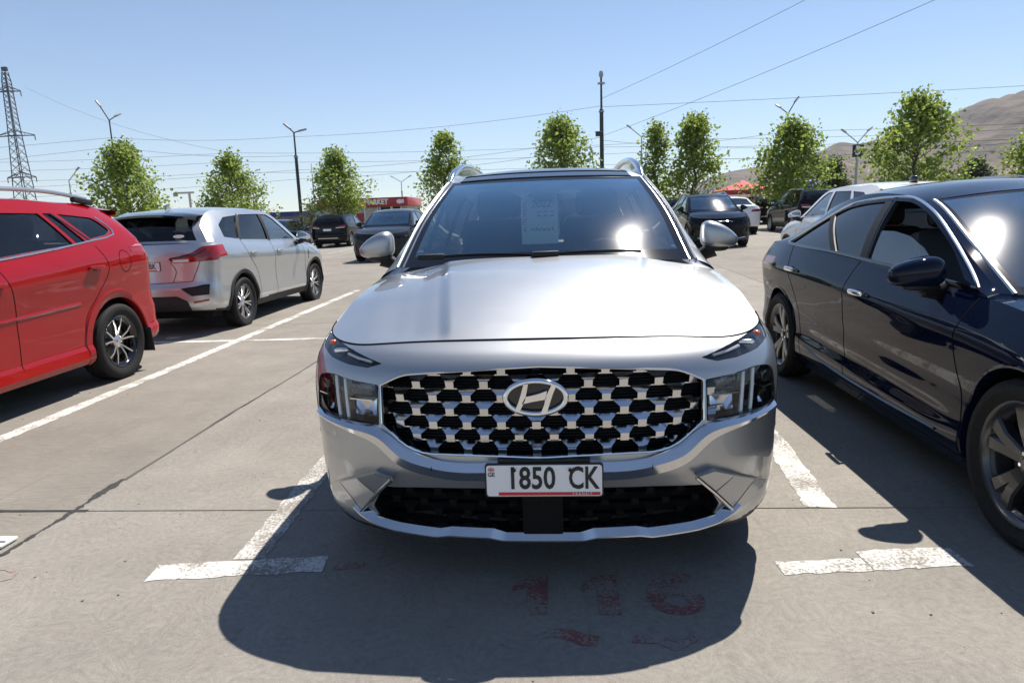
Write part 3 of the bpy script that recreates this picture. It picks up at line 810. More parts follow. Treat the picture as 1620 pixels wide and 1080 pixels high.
    add_grid(bm, np.array(rows)); obj('tar_seal', bm, pbr('old_tar', (.09, .085, .08), .9), g, flat=True)
    bm = bmesh.new(); rows = []
    for x in np.linspace(-5.2, -2.3, 50):
        w = .008+rnd.uniform(0, .008); rows.append([(x, 3.055-w, .003), (x, 3.055+w, .003)])
    add_grid(bm, np.array(rows)[:, ::-1]); obj('tar_seal', bm, tar, g, flat=True)
    # crumbs and pebbles lying about
    pb = pbr('pebble', (.16, .14, .12), .9); bm = bmesh.new()
    for k in range(220):
        x, y = rnd.uniform(-4, 3), rnd.uniform(1.4, 9); r = rnd.uniform(.002, .006)
        bmesh.ops.create_icosphere(bm, subdivisions=1, radius=r, matrix=Matrix.Translation((x, y, gh(x, y)+r*.4)) @ Matrix.Diagonal((1, rnd.uniform(.6, 1.3), .6, 1)))
    tag(obj('pebbles', bm, pb), 'tiny pebbles scattered over the concrete', 'pebbles', kind='stuff')
    bm = bmesh.new(); add_box(bm, (-2.475, 2.70, .012), (.12, .10, .014), bev=.004); o = tag(obj('ground_plate', bm, M['plate']), 'small white plate lying on the concrete at the left edge', 'plate')
    bm = bmesh.new(); add_box(bm, (-2.45, 2.69, .0200), (.05, .012, .001)); obj('printed_mark', bm, M['ink'], o)
    return g
GROUND = ground()
# ------------------------------------------------------------------ the silver SUV in the middle
def front_band(car, name, lines, m, n=70, parent=None, mirror=True, straight=False):
    """strip across the front: lines are (points (|x|,z), stand-off, z shift)"""
    rows = []
    for pts, off, dz in lines:
        rows.append([car.front(p[0], p[1], off)+Vector((0, 0, dz)) for p in (lin(pts, n) if straight else crom(pts, n))])
    bm = bmesh.new(); add_grid(bm, np.array(rows))
    if mirror: mirror_x(bm)
    bmesh.ops.recalc_face_normals(bm, faces=bm.faces[:])
    return car.P_(name, bm, m, parent, angle=14)
def silver_suv():
    pm = paint('silver_paint', (.41, .425, .44), metal=.88, rough=.40)
    S = dict(L=4.785, w=.95, cf=.50, en=2.75, cr=.42, er=2.6, nf=120, ns=190, nr=36, nv=72, yA=1.40, fade=.9,
      belt=[(0, .933), (.13, .914), (.3, .928), (.5, .955), (.92, 1.012), (1.4, 1.062), (1.9, 1.088), (3, 1.11), (4, 1.14), (4.785, 1.10)],
      bot=[(0, .175), (.5, .19), (1.2, .22), (3.5, .23), (4.785, .30)],
      inset=[(0, .045), (.10, .012), (.25, .002), (.45, .008), (.55, .004), (.72, 0), (.86, .008), (.95, .028), (1, .052)],
      plan=[(0, .955), (.5, .985), (.95, 1.), (2.4, .992), (3.7, 1.), (4.785, .95)],
      fprof=[(.15, .14), (.2, .105), (.25, .082), (.35, .068), (.42, .034), (.5, .004), (.57, 0), (.63, 0), (.72, .012), (.80, .03), (.86, .06), (.90, .105), (.935, .18), (1.2, .2)],
      rprof=[(.2, .12), (.35, .02), (.6, 0), (.8, .03), (1.0, .07), (1.2, .12)])
    c = Car('silver_suv', 'large silver SUV facing the camera with a wide studded grille and white number plate', S, (0, 2.28, 0), 1, pm)
    R = c.root
    c.hood(3.2, lambda x, y: .013*(1-sstep(0, .05, np.abs(x)-(.325+(y-.18)*.15)))-.006*sstep(.0, .12, np.abs(x)-(.36+(y-.18)*.15))*(1-sstep(.2, .34, np.abs(x)-(.33+(y-.18)*.15))), [(.5, 1.027), (.85, 1.103), (1.24, 1.155)])
    c.rail([(.80, 1.40, 1.12), (.735, 1.845, 1.383), (.645, 2.33, 1.598), (.638, 2.9, 1.668), (.63, 3.6, 1.665), (.595, 4.25, 1.585), (.72, 4.44, 1.30), (.815, 4.50, 1.13)], 2, 5, 96)
    c.house(.02)
    fcond = lambda q: q.y < .75
    # --- openings in the front skin
    gp = rounded([(-.572, .655), (-.575, .793), (-.49, .833, .04), (0, .857, 0), (.49, .833, .04), (.575, .793), (.572, .655), (.455, .557, .09), (0, .543, 0), (-.455, .557, .09)], .006)
    reg = carve(c.body, gp, 1, fcond)
    fr = c.P_('grille_surround', rim_walls(reg, (0, .05, 0), .006), M['gloss'])
    for v in reg.verts: v.co.y += .075
    grille = c.P_('grille', reg, M['void'])
    bm = bmesh.new()
    add_tube(bm, [c.front(x, z, .004) for x, z in gp], .0045, 6, closed=True); c.P_('grille_bead', bm, M['satin'], grille)
    sb = bmesh.new()
    prof = [(.001, .020, .039), (-.019, -.007, .0152), (-.0475, .001, .0145)]
    fr_, bk_ = [], []
    for z, y, hx in prof:
        fr_.append([sb.verts.new((sx*hx, y, z)) for sx in (-1, -.35, .35, 1)]); bk_.append([sb.verts.new((sx*hx*.9, y+.03, z)) for sx in (-1, 1)])
    for a, b in zip(fr_, fr_[1:]):
        for k in range(3): sb.faces.new([a[k], a[k+1], b[k+1], b[k]])
    for (a, b), (p, q) in zip(zip(fr_, fr_[1:]), zip(bk_, bk_[1:])):
        sb.faces.new([a[0], b[0], q[0], p[0]]); sb.faces.new([b[3], a[3], p[1], q[1]])
    add_box(sb, (0, .036, -.002), (.123, .024, .0042))
    bmesh.ops.recalc_face_normals(sb, faces=sb.faces[:])
    sme = bpy.data.meshes.new('grille_stud'); sb.to_mesh(sme); sb.free(); sme.materials.append(M['satin'])
    for r in range(8):
        z = .872-r*.0465
        for k in range(-6, 7):
            x = k*.123+(.0615 if r % 2 else 0)-.012
            if in_poly(x, z-.02, [(p[0]*1.07, .69+(p[1]-.69)*1.22) for p in gp]):
                p = c.front(x, min(max(z-.02, .55), .85)); a = c.front(x+.03, min(max(z-.02, .55), .85)); 
                o = link('grille_stud', sme, grille); o.location = (x, p.y+.022, z); o.rotation_euler = (0, 0, math.atan2(a.y-p.y, .03))
    bm = bmesh.new()
    for k in range(30):
        z = .55+k*.0105
        add_tube(bm, [c.front(x, z, -.062) for x in np.linspace(-.56, .56, 15)], .002, 4)
    c.P_('grille_louvres', bm, M['black'], grille)
    # emblem: oval ring and slanted letter
    ey = c.front(-.012, .757).y-.012; bm = bmesh.new(); E0 = Vector((-.012, ey, .757))
    add_tube(bm, [E0+Vector((.105*math.cos(a), .004*abs(math.sin(a)), .058*math.sin(a))) for a in np.linspace(0, 2*math.pi, 49)[:-1]], .0105, 10, closed=True)
    em = c.P_('emblem', bm, M['chrome'], grille)
    bm = bmesh.new()
    def stroke(a, b): add_prism(bm, a+b[::-1], -.010, .010, Matrix.Translation(E0))
    stroke([(-.040, .050), (-.050, .015), (-.060, -.015), (-.074, -.046)], [(-.024, .052), (-.030, .022), (-.036, -.006), (-.058, -.050)])
    stroke([(.058, .050), (.036, .006), (.030, -.022), (.018, -.052)], [(.074, .046), (.060, .014), (.050, -.016), (.038, -.052)])
    stroke([(-.034, .006), (-.012, .010), (.012, .016), (.040, .026)], [(-.048, -.020), (-.012, -.012), (.012, -.008), (.036, -.004)])
    c.P_('emblem_letter', bm, M['chrome'], em)
    bm = bmesh.new(); add_lathe(bm, [(.0, 0), (1., 0)], 40, axis='Z')
    for v in bm.verts: v.co = E0+Vector((v.co.x*.104, .016, v.co.y*.057))
    c.P_('emblem_backing', bm, M['gloss'], em)
    # --- head lamps
    hp = rounded([(.583, .648), (.583, .793), (.70, .803, .1), (.79, .818, .05), (.868, .80, .035), (.878, .668, .012), (.80, .655, .05)], .008)
    for sg in (1, -1):
        reg = carve(c.body, [(p[0]*sg, p[1]) for p in hp], 1, lambda q: q.y < .75 and q.x*sg > 0)
        hs = reg.copy(); wl = rim_walls(reg, (0, .09, 0), .005)
        for v in reg.verts: v.co.y += .012
        lamp = c.P_('headlight', reg, M['lens'])
        for v in hs.verts: v.co.y += .085
        c.P_('lamp_housing', hs, M['gloss'], lamp); c.P_('lamp_bezel', wl, M['gloss'], lamp)
        for xt, xb in ((.780, .762), (.738, .722)):
            bm = bmesh.new(); rows = []
            for z in np.linspace(.812, .655, 8):
                t = (.812-z)/.157; x = xt+(xb-xt)*t; y = c.front(x, z).y+.030
                rows.append([(sg*(x-.0075), y+.004, z), (sg*(x-.005), y-.004, z), (sg*(x+.005), y-.004, z), (sg*(x+.0075), y+.004, z)])
            add_grid(bm, np.array(rows)); bmesh.ops.recalc_face_normals(bm, faces=bm.faces[:])
            c.P_('light_bar', bm, M['white'], lamp)
        for x0, x1 in ((.795, .862), (.602, .705)):
            xm = (x0+x1)/2; y = c.front(xm, .72).y; sl_ = math.atan2(c.front(x1, .72).y-c.front(x0, .72).y, x1-x0)*sg; w = x1-x0
            bm = bmesh.new(); add_box(bm, (sg*xm, y+.065, .764), (w, .05, .046), rz=sl_, bev=.012); c.P_('projector_lens', bm, M['smoke'], lamp)
            bm = bmesh.new(); add_box(bm, (sg*xm, y+.085, .764), (w*.8, .01, .03), rz=sl_, bev=.004); c.P_('projector_reflector', bm, M['reflector'], lamp)
            bm = bmesh.new(); add_box(bm, (sg*xm, y+.05, .732), (w*1.02, .05, .005), rz=sl_, rx=.1); c.P_('chrome_shelf', bm, M['reflector'], lamp)
            bm = bmesh.new(); rows = []
            for z in np.linspace(.722, .668, 7):
                t = (z-.668)/.054
                rows.append([Vector((sg*(xm+w*.46*u*math.cos(sl_)), y+w*.46*u*math.sin(sl_)*sg+.035+.045*(t**.6)*(1-.5*u*u)+.012*u*u, z)) for u in np.linspace(-1, 1, 9)])
            add_grid(bm, np.array(rows)); bmesh.ops.recalc_face_normals(bm, faces=bm.faces[:]); c.P_('reflector_bowl', bm, M['reflector'], lamp)
    # --- slim upper lamps below the bonnet edge
    dp = rounded([(.572, .864), (.63, .848), (.71, .853), (.80, .868), (.866, .893), (.882, .938), (.855, .9375), (.80, .919), (.71, .900)], .006)
    for sg in (1, -1):
        reg = carve(c.body, [(p[0]*sg, p[1]) for p in dp], 1, lambda q: q.y < .75 and q.x*sg > 0)
        hs = reg.copy(); wl = rim_walls(reg, (0, .03, -.012), .002)
        for v in reg.verts: v.co += Vector((0, .003, -.001))
        lamp = c.P_('running_light', reg, M['lens'])
        for v in hs.verts: v.co += Vector((0, .03, -.014))
        c.P_('lamp_housing', hs, M['dalu'], lamp); c.P_('lamp_bezel', wl, M['gloss'], lamp)
        bm = bmesh.new(); add_tube(bm, [c.front(sg*x, z)+Vector((0, .016, -.006)) for x, z in ((.62, .870), (.68, .878), (.73, .888))], .006, 6); c.P_('light_guide', bm, M['white'], lamp)
        bm = bmesh.new(); p = c.front(sg*.825, .909); add_super(bm, p+Vector((0, .012, -.003)), (.016, .016, .013), 1, 1, 12, 8); c.P_('indicator_bulb', bm, M['amber'], lamp)
        bm = bmesh.new(); p = c.front(sg*.765, .893); add_super(bm, p+Vector((0, .016, -.003)), (.03, .012, .010), .5, .5, 12, 8); c.P_('lamp_reflector', bm, M['reflector'], lamp)
    # --- lower intake and its mesh
    ip = rounded([(-.655, .30), (-.60, .395, .01), (-.42, .41, .05), (0, .417, 0), (.42, .41, .05), (.60, .395, .01), (.655, .30), (.63, .255), (.38, .235), (.16, .215), (-.16, .215), (-.38, .235), (-.63, .255)], .008)
    reg = carve(c.body, ip, 1, fcond); wl = rim_walls(reg, (0, .09, 0), .004)
    for v in reg.verts: v.co.y += .12
    intake = c.P_('lower_intake', reg, M['void']); c.P_('intake_surround', wl, M['black'], intake)
    d2 = sme.copy(); d2.materials.clear(); d2.materials.append(M['void'])
    for r in range(5):
        z = .425-r*.043
        for k in range(-6, 7):
            x = k*.115+(.0575 if r % 2 else 0)
            if abs(x) > .085 and in_poly(x, z-.02, ip):
                p = c.front(x, .33); o = link('intake_stud', d2, intake); o.location = (x, p.y+.075, z); o.scale = (.92, 1, .95)
    bm = bmesh.new(); add_box(bm, (0, .115, .315), (.15, .09, .19), bev=.008); c.P_('radar_cover', bm, M['void'], intake)
    # --- bright trims
    front_band(c, 'bumper_trim', [
        ([(0, .541), (.375, .542), (.47, .574), (.585, .645), (.72, .652), (.872, .667)], -.003, 0),
        ([(0, .537), (.38, .538), (.48, .566), (.585, .636), (.72, .648), (.874, .664)], .012, 0),
        ([(0, .506), (.385, .508), (.495, .540), (.59, .612), (.72, .635), (.876, .655)], .030, 0),
        ([(0, .468), (.385, .470), (.505, .506), (.61, .588), (.73, .622), (.878, .648)], .0225, 0),
        ([(0, .466), (.385, .468), (.507, .504), (.613, .586), (.731, .620), (.879, .646)], -.006, 0)], M['satin'])
    lipu = [(0, .224), (.135, .224), (.185, .244), (.34, .248), (.385, .237), (.55, .25), (.635, .264), (.675, .292), (.70, .315)]
    lipl = [(0, .198), (.15, .199), (.20, .214), (.35, .219), (.40, .208), (.57, .224), (.65, .242), (.705, .272), (.735, .296)]
    front_band(c, 'skid_trim', [(lipu, -.02, 0), (lipu, .012, -.002), (lipl, .045, 0), (lipl, .045, -.005), (lipl, .0, -.014), (lipl, -.06, -.016)], M['satin'], 110, straight=True)
    for sg in (1, -1):
        fg = [(.545, .452, .034), (.612, .470, .036), (.70, .430, .026), (.80, .378, .014), (.872, .335, .004), (.83, .285, .006), (.755, .278, .018), (.70, .287, .036), (.625, .368, .036)]
        bm = bmesh.new(); F1 = [c.front(sg*x, z, o) for x, z, o in fg]; F0 = [c.front(sg*x, z, -.02) for x, z, o in fg]
        a = [bm.verts.new(p) for p in F1]; b = [bm.verts.new(p) for p in F0]
        for q in ((0, 1, 2, 8), (8, 2, 3, 7), (7, 3, 4, 5, 6)): bm.faces.new([a[i] for i in q])
        for i in range(9): bm.faces.new([a[i], a[(i+1) % 9], b[(i+1) % 9], b[i]])
        bmesh.ops.bevel(bm, geom=bm.edges[:], offset=.003, segments=2, affect='EDGES')
        bmesh.ops.recalc_face_normals(bm, faces=bm.faces[:]); bl = c.P_('bumper_blade', bm, c.pm, angle=30)
        bm = bmesh.new(); add_tube(bm, [c.front(sg*x, z, o) for x, z, o in ((.545, .452, .036), (.625, .368, .038), (.70, .285, .038))], .0075, 6); c.P_('blade_edge', bm, M['satin'], bl)
    c.patch('air_curtain', [(.895, .64), (.918, .60), (.915, .50), (.90, .46)], 1, 'void', lambda q: q.y < .8, depth=.03, rim=1, rimmat=M['gloss'])
    for sg in (1, -1):
        bm = bmesh.new(); add_tube(bm, [c.front(sg*.388, .540, .006), c.front(sg*.388, .507, .0318), c.front(sg*.388, .470, .0140)], .0013, 5); c.P_('trim_joint', bm, M['gap'])
        bm = bmesh.new(); add_tube(bm, [c.front(sg*x, z, .0005) for x, z in lin([(.885, .655), (.905, .76), (.90, .86), (.875, .905)], 16)], .0016, 5); c.P_('panel_seam', bm, M['gap'])
    # --- number plate
    py = c.front(0, .5).y-.040
    pl = rounded([(-.2085, .408), (.2085, .408), (.2085, .526), (-.2085, .526)], .012)
    bm = bmesh.new(); add_prism(bm, [(x*1.012, .467+(z-.467)*1.035) for x, z in pl], py+.001, py+.012); npl = c.P_('number_plate', bm, M['ink']); npl.location = (.011, 0, .005); npl.scale = (.975, 1, 1)
    bm = bmesh.new(); add_prism(bm, [(x*.985, .467+(z-.467)*.955) for x, z in pl], py-.002, py+.002); c.P_('plate_face', bm, M['plate'], npl)
    bm = bmesh.new(); add_box(bm, (0, py+.028, .529), (.33, .03, .018)); add_box(bm, (0, py+.025, .455), (.36, .026, .10)); c.P_('plate_holder', bm, M['black'], npl)
    text_mesh('plate_characters', '1850', .112, M['ink'], npl, (-.046, py-.003, .473), ext=.0008, offset=.0022, sx=.78)
    text_mesh('plate_characters', 'CK', .112, M['ink'], npl, (.140, py-.003, .473), ext=.0008, offset=.0022, sx=.70)
    text_mesh('plate_country_code', 'GE', .021, M['ink'], npl, (-.188, py-.003, .490), ext=.0005, offset=.0003)
    bm = bmesh.new(); add_box(bm, (.018, py-.0028, .4195), (.362, .001, .0115)); c.P_('plate_red_bar', bm, M['pred'], npl)
    text_mesh('plate_small_print', 'T R A N S I T', .0125, M['plate'], npl, (.135, py-.0045, .4195), ext=.0005)
    bm = bmesh.new(); add_box(bm, (-.188, py-.0028, .5085), (.024, .001, .0032)); add_box(bm, (-.188, py-.0029, .5085), (.0034, .001, .017))
    for a in (-1, 1):
        for b in (-1, 1): add_box(bm, (-.188+a*.007, py-.0028, .5085+b*.005), (.0035, .001, .0035))
    c.P_('plate_flag', bm, M['pred'], npl)
    bm = bmesh.new()
    for x in (-.105, .093): add_lathe(bm, [(.0005, 0), (.006, 0), (.0065, .004)], 10, axis='Z', M=Matrix.Translation((x, py-.006, .508)) @ Matrix.Rotation(math.pi/2, 4, 'X'))
    c.P_('plate_screw', bm, M['ink'], npl)
    # --- glasshouse
    cols = list(np.linspace(0, .865, 22))+[.90, .93, .955, .98, 1.]
    P, cs = c.strip(0, c.rA, [(1.215, 1.135), (1.46, 1.284), (1.85, 1.475), (2.20, 1.612)], cols, 2., 2.)
    nR = len(P)-1
    c.pick('windscreen', P, cs, 0, .90, 3, nR-2, M['wind'])
    c.pick('windscreen_border', P, cs, .90, .955, 0, nR, M['frit']); c.pick('windscreen_border', P, cs, 0, .90, 0, 3, M['frit']); c.pick('windscreen_border', P, cs, 0, .90, nR-2, nR, M['frit'])
    c.pick('windscreen_pillar', P, cs, .955, 1., 0, nR, M['gloss'])
    for sg in (1, -1):
        bm = bmesh.new(); add_tube(bm, [Vector(P[i, np.argmin(np.abs(cs-sg*.955))]) for i in range(nR+1)], .005, 6); c.P_('pillar_molding', bm, M['mold'])
    for sg in (1, -1):
        bm = bmesh.new(); add_tube(bm, [p*np.array([sg, 1, 1]) for p in c.R[:c.rA+6]], .009, 8); c.P_('pillar_edge', bm, pm)
    zz = np.linspace(1.595, 1.475, 8); rows = []
    zr = P[:, len(cs)//2, 2]; 
    for k, z in enumerate(zz):
        i = np.interp(z, zr, np.arange(len(zr))); hw = .175-.115*(k/7)**.8; i0 = int(i); fr2 = i-i0
        row = P[i0]*(1-fr2)+P[min(i0+1, nR)]*fr2
        rows.append([(x, np.interp(x, row[:, 0], row[:, 1]), np.interp(x, row[:, 0], row[:, 2])-.004) for x in np.linspace(-hw, hw, 9)])
    bm = bmesh.new(); add_grid(bm, np.array(rows)); c.P_('sensor_shade', bm, M['gap'])
    cols2 = list(np.linspace(0, .84, 18))+[.86, .90, .95, 1.]
    Q, cs2 = c.strip(c.rA, c.rD, [(2.20, 1.612), (2.5, 1.672), (3.0, 1.715), (3.8, 1.70), (4.30, 1.625)], cols2, 2., 2.4)
    n2 = len(Q)-1
    c.pick('panoramic_roof', Q, cs2, 0, .86, 0, 34, M['frit']); c.pick('roof', Q, cs2, 0, .86, 34, n2, c.pm); c.pick('roof', Q, cs2, .86, 1., 0, n2, c.pm)
    bm = bmesh.new()
    jj = np.where(np.abs(cs2) <= .861)[0]
    for i in (0, 5): add_tube(bm, [Vector(Q[i, j])+Vector((0, 0, .001)) for j in jj], .004 if i else .005, 6)
    c.P_('roof_seam', bm, M['dalu'])
    Q3, cs3 = c.strip(c.rD, len(c.R)-1, [(4.30, 1.625), (4.50, 1.45), (4.66, 1.12)], cols2, 2., 2.)
    c.pick('rear_window', Q3, cs3, 0, .84, 3, len(Q3)-1, M['tint']); c.pick('tailgate_frame', Q3, cs3, .84, 1., 0, len(Q3)-1, c.pm); c.pick('tailgate_frame', Q3, cs3, 0, .84, 0, 3, c.pm)
    c.side_glass([(rounded([(1.75, 1.125), (2.38, 1.50), (2.52, 1.54), (2.62, 1.54), (2.60, 1.135)], .02), 'sideg', 'side_window'),
                  (rounded([(2.68, 1.137), (2.70, 1.545), (3.45, 1.54), (3.55, 1.15)], .02), 'tint', 'side_window'),
                  (rounded([(3.62, 1.155), (3.54, 1.535), (3.95, 1.50), (4.2, 1.19)], .02), 'tint', 'side_window')])
    for sg in (1, -1):
        bm = bmesh.new(); add_tube(bm, crom([(sg*.635, 2.36, 1.605), (sg*.628, 2.48, 1.665), (sg*.612, 2.72, 1.722), (sg*.60, 3.1, 1.752), (sg*.59, 3.6, 1.748), (sg*.575, 4.05, 1.70), (sg*.565, 4.25, 1.625)], 40), [.012, .018]+[.022]*36+[.018, .012], 10)
        rl = c.P_('roof_rail', bm, M['satin'])
        bm = bmesh.new(); k = crom([(sg*.632, 2.40, 1.60), (sg*.61, 2.74, 1.69), (sg*.60, 3.1, 1.715), (sg*.59, 3.6, 1.71), (sg*.57, 4.2, 1.61)], 30)
        add_grid(bm, np.array([[p+np.array([0, 0, -.03]) for p in k], [p+np.array([0, 0, .022]) for p in k]])); c.P_('rail_skirt', bm, M['satin'], rl)
    for sg in (1, -1):
        door_mirror(c, (sg*.985, 1.70, 1.222), (.102, .085, .094), sg, pm, (sg*.87, 1.74, 1.085), tilt=-.25)
    # --- cowl, wipers, cabin, paper
    c.cowl(P, cs)
    for k, (x0, x1, bend) in enumerate(((-.02, .50, .0), (-.62, -.05, .0))):
        iw = lambda x, t: Vector((x, 1.225+.115*abs(x)**2+t*.13, 1.147+t*.062+.012))
        bm = bmesh.new(); add_tube(bm, [iw(x0+(x1-x0)*t, .25+.15*math.sin(t*3)) for t in np.linspace(0, 1, 14)], .008, 6)
        wp = c.P_('wiper', bm, M['black'])
        bm = bmesh.new(); add_box(bm, iw(x0+.03, .2)+Vector((0, -.01, .008)), (.14, .04, .03), bev=.008, rz=.2); c.P_('wiper_joint', bm, M['black'], wp)
    c.cabin(1.42, 1.10, 2.45, .72, .70)
    bm = bmesh.new(); add_super(bm, (-.01, 2.16, 1.478), (.12, .02, .035), .6, .5, 20, 10); c.P_('rear_view_mirror', bm, M['black'])
    bm = bmesh.new(); add_grid(bm, np.array([[(x, 2.3+t*1.9, 1.57+.06*math.sin(t*2.6)) for x in np.linspace(-.55, .55, 5)] for t in np.linspace(0, 1, 8)])); c.P_('headliner', bm, M['liner'])
    bm = bmesh.new(); add_box(bm, (0, 0, 0), (.222, .0015, .285)); sh = bmesh.new(); sh.free()
    sheet = tag(obj('paper_sheet', bm, M['paper'], flat=True), 'handwritten paper sheet hanging behind the windscreen of the silver SUV, marked 2022', 'sheet')
    sheet.location = (-.032, 2.28+1.92, 1.345)
    yy = -.0016
    text_mesh('handwriting', '2022', .062, M['pen'], sheet, (.01, yy, .095), ext=.0002, shear=.2)
    text_mesh('print', 'AUTOPAPA', .036, M['logored'], sheet, (-.088, yy, .02), rot=(math.pi/2, -math.pi/2, 0), ext=.0002, shear=.15)
    for k, (tx, z, s_) in enumerate((('555 00 00 00', .050, .02), ('555 00 00 00', .026, .02))):
        b = bmesh.new()
        for q in range(8):
            if q not in (2, 5): add_box(b, (-.01+q*.013, yy, z), (.009, .0004, .008))
        obj('print_line', b, M['pen'], sheet, flat=True)
    b = bmesh.new()
    for i in range(14): add_box(b, (-.055+i*.011, yy, -.055+.006*math.sin(i*2.3)), (.007, .0004, .004+.012*abs(math.sin(i*1.7))), ry=.5*math.sin(i))
    obj('handwriting', b, M['pen'], sheet, flat=True)
    # --- sides
    c.wheels(.93, 3.695, .365, .245, .235, 'five', .425, lip=M['clad'])
    c.seam([('x', [(1.52, 1.06), (1.50, .8), (1.47, .5), (1.40, .32)], True), ('x', [(2.62, 1.10), (2.62, .7), (2.60, .32)], True), ('x', [(3.55, 1.12), (3.52, .85), (3.30, .62), (3.22, .32)], True)], .007)
    for sg in (1, -1):
        for y, z in ((2.42, .93), (3.40, .95)):
            p, n = c.ray('x', y, z, sg); bm = bmesh.new(); add_super(bm, p+Vector((sg*.02, 0, 0)), (.014, .10, .018), .5, .5, 16, 8); c.P_('door_handle', bm, pm)
    c.patch('tail_light', [(.35, .95), (.88, .96), (.88, 1.06), (.35, 1.03)], 1, 'red', lambda q: q.y > 4.2, out=.004, dy=-1)
    c.floor(); c.finish(lambda y, x: .255+.03*min(1, max(0, y-.6)) if y > .5 else (.20 if x < .75 else .20+(x-.75)*.38), 'clad')
    # bonnet seam
    bm = bmesh.new(); e = c.hoodP[0]; add_tube(bm, [Vector((sg*p[0], p[1]-.001, p[2]+.0015)) for sg, L_ in ((-1, e[::-1]), (1, e[1:])) for p in L_], .0026, 6); c.P_('bonnet_seam', bm, M['gap'])
    return c
HERO = silver_suv()
# ------------------------------------------------------------------ shared upper body for the other cars
def upper(c, O):
    """bonnet, windscreen, roof, rear window, side windows, mirrors, cabin from a table of lines"""
    c.hood(O.get('crown', 3.), O.get('hood_fn'), O['hood'])
    c.rail(O['rail'], O['iA'], O['iD'], O.get('nr', 60)); c.house(O.get('bulge', .02))
    cols = list(np.linspace(0, .86, O.get('nc', 12)))+[.90, .94, .97, 1.]
    P, cs = c.strip(0, c.rA, O['ws'], cols, 2., 2.); n = len(P)-1
    c.pick('windscreen', P, cs, 0, .90, 2, n-1, M[O.get('wsm', 'wind')]); c.pick('windscreen_border', P, cs, .90, .94, 0, n, M['frit'])
    c.pick('windscreen_border', P, cs, 0, .90, 0, 2, M['frit']); c.pick('windscreen_border', P, cs, 0, .90, n-1, n, M['frit'])
    c.pick('windscreen_pillar', P, cs, .94, 1., 0, n, c.pm); c.cowl(P, cs)
    Q, c2 = c.strip(c.rA, c.rD, O['roof'], cols, 2., 2.4); c.pick('roof', Q, c2, 0, 1., 0, len(Q)-1, O.get('roofm', c.pm))
    B, c3 = c.strip(c.rD, len(c.R)-1, O['back'], cols, 2., 2.); nb = len(B)-1
    b0, b1 = O.get('bglass', (.1, .9)); i0, i1 = int(nb*b0), int(nb*b1); gc = O.get('gcol', .86); gc = cols[int(np.argmin(np.abs(np.array(cols)-gc)))]
    rw = c.pick('rear_window', B, c3, 0, gc, i0, i1, M['tint'], off=-.002)
    for a, b, k0, k1 in ((0, gc, 0, i0), (0, gc, i1, nb), (gc, 1., 0, nb)):
        if k1 > k0: c.pick('tailgate_frame', B, c3, a, b, k0, k1, c.pm)
    c.B, c.c3 = B, c3
    c.side_glass(O['win'])
    if 'cabin' in O: c.cabin(*O['cabin'])
    # roof lining
    bm = bmesh.new(); add_grid(bm, Q[2:-2, 2:-2]-np.array([0, 0, .04])); c.P_('headliner', bm, M['liner'])
    return P, cs
def handles(c, spots, m, size=(.013, .095, .017)):
    for sg in (1, -1):
        for y, z in spots:
            p, n = c.ray('x', y, z, sg)
            if p is None: continue
            bm = bmesh.new(); add_super(bm, p+Vector((sg*.024, 0, .002)), size, .5, .5, 16, 8)
            for e in (-.8, .8): add_box(bm, p+Vector((sg*.01, size[1]*e, 0)), (.03, .018, .022), bev=.004)
            h = c.P_('door_handle', bm, m)
            bm = bmesh.new(); add_super(bm, p+Vector((-sg*.006, 0, -.004)), (.010, size[1]*.62, .026), .8, .8, 16, 8); c.P_('handle_cup', bm, M['gap'], h)
def trim_line(c, pts, m, r=.008, both=True, ax='x', off=.002, name='window_trim', n=40, smooth=True):
    for sg in (1, -1):
        Q = crom(pts, n) if smooth else lin(pts, n); L_ = []
        for q in Q:
            h, nn = c.ray(ax, q[0] if ax == 'x' else q[0]*sg, q[1], sg)
            if h is not None: L_.append(h+nn*off)
        if len(L_) > 2:
            bm = bmesh.new(); add_tube(bm, L_, r, 6); c.P_(name, bm, m)
def plate(c, y, z, txt, dirn, m=None, x=0., red=False, w=.40, h=.105):
    """number plate standing on the front (dirn -1) or rear (dirn +1)"""
    pl = rounded([(x-w/2, z-h/2), (x+w/2, z-h/2), (x+w/2, z+h/2), (x-w/2, z+h/2)], .012)
    bm = bmesh.new(); add_prism(bm, [(x+(a-x)*1.03, z+(b-z)*1.09) for a, b in pl], y-dirn*.012, y-dirn*.0); o = c.P_('number_plate', bm, M['ink'])
    bm = bmesh.new(); add_prism(bm, pl, y-dirn*.002, y+dirn*.003); c.P_('plate_face', bm, M['plate'], o)
    if txt: text_mesh('plate_characters', txt, h*.9, M['ink'], o, (x-dirn*w*.24, y+dirn*.0045, z+.004), rot=(math.pi/2, 0, 0 if dirn < 0 else math.pi), ext=.0006, offset=.0015, sx=.78)
    if red:
        bm = bmesh.new(); add_box(bm, (x, y+dirn*.004, z-h*.42), (w*.85, .001, h*.09)); c.P_('plate_red_bar', bm, M['pred'], o)
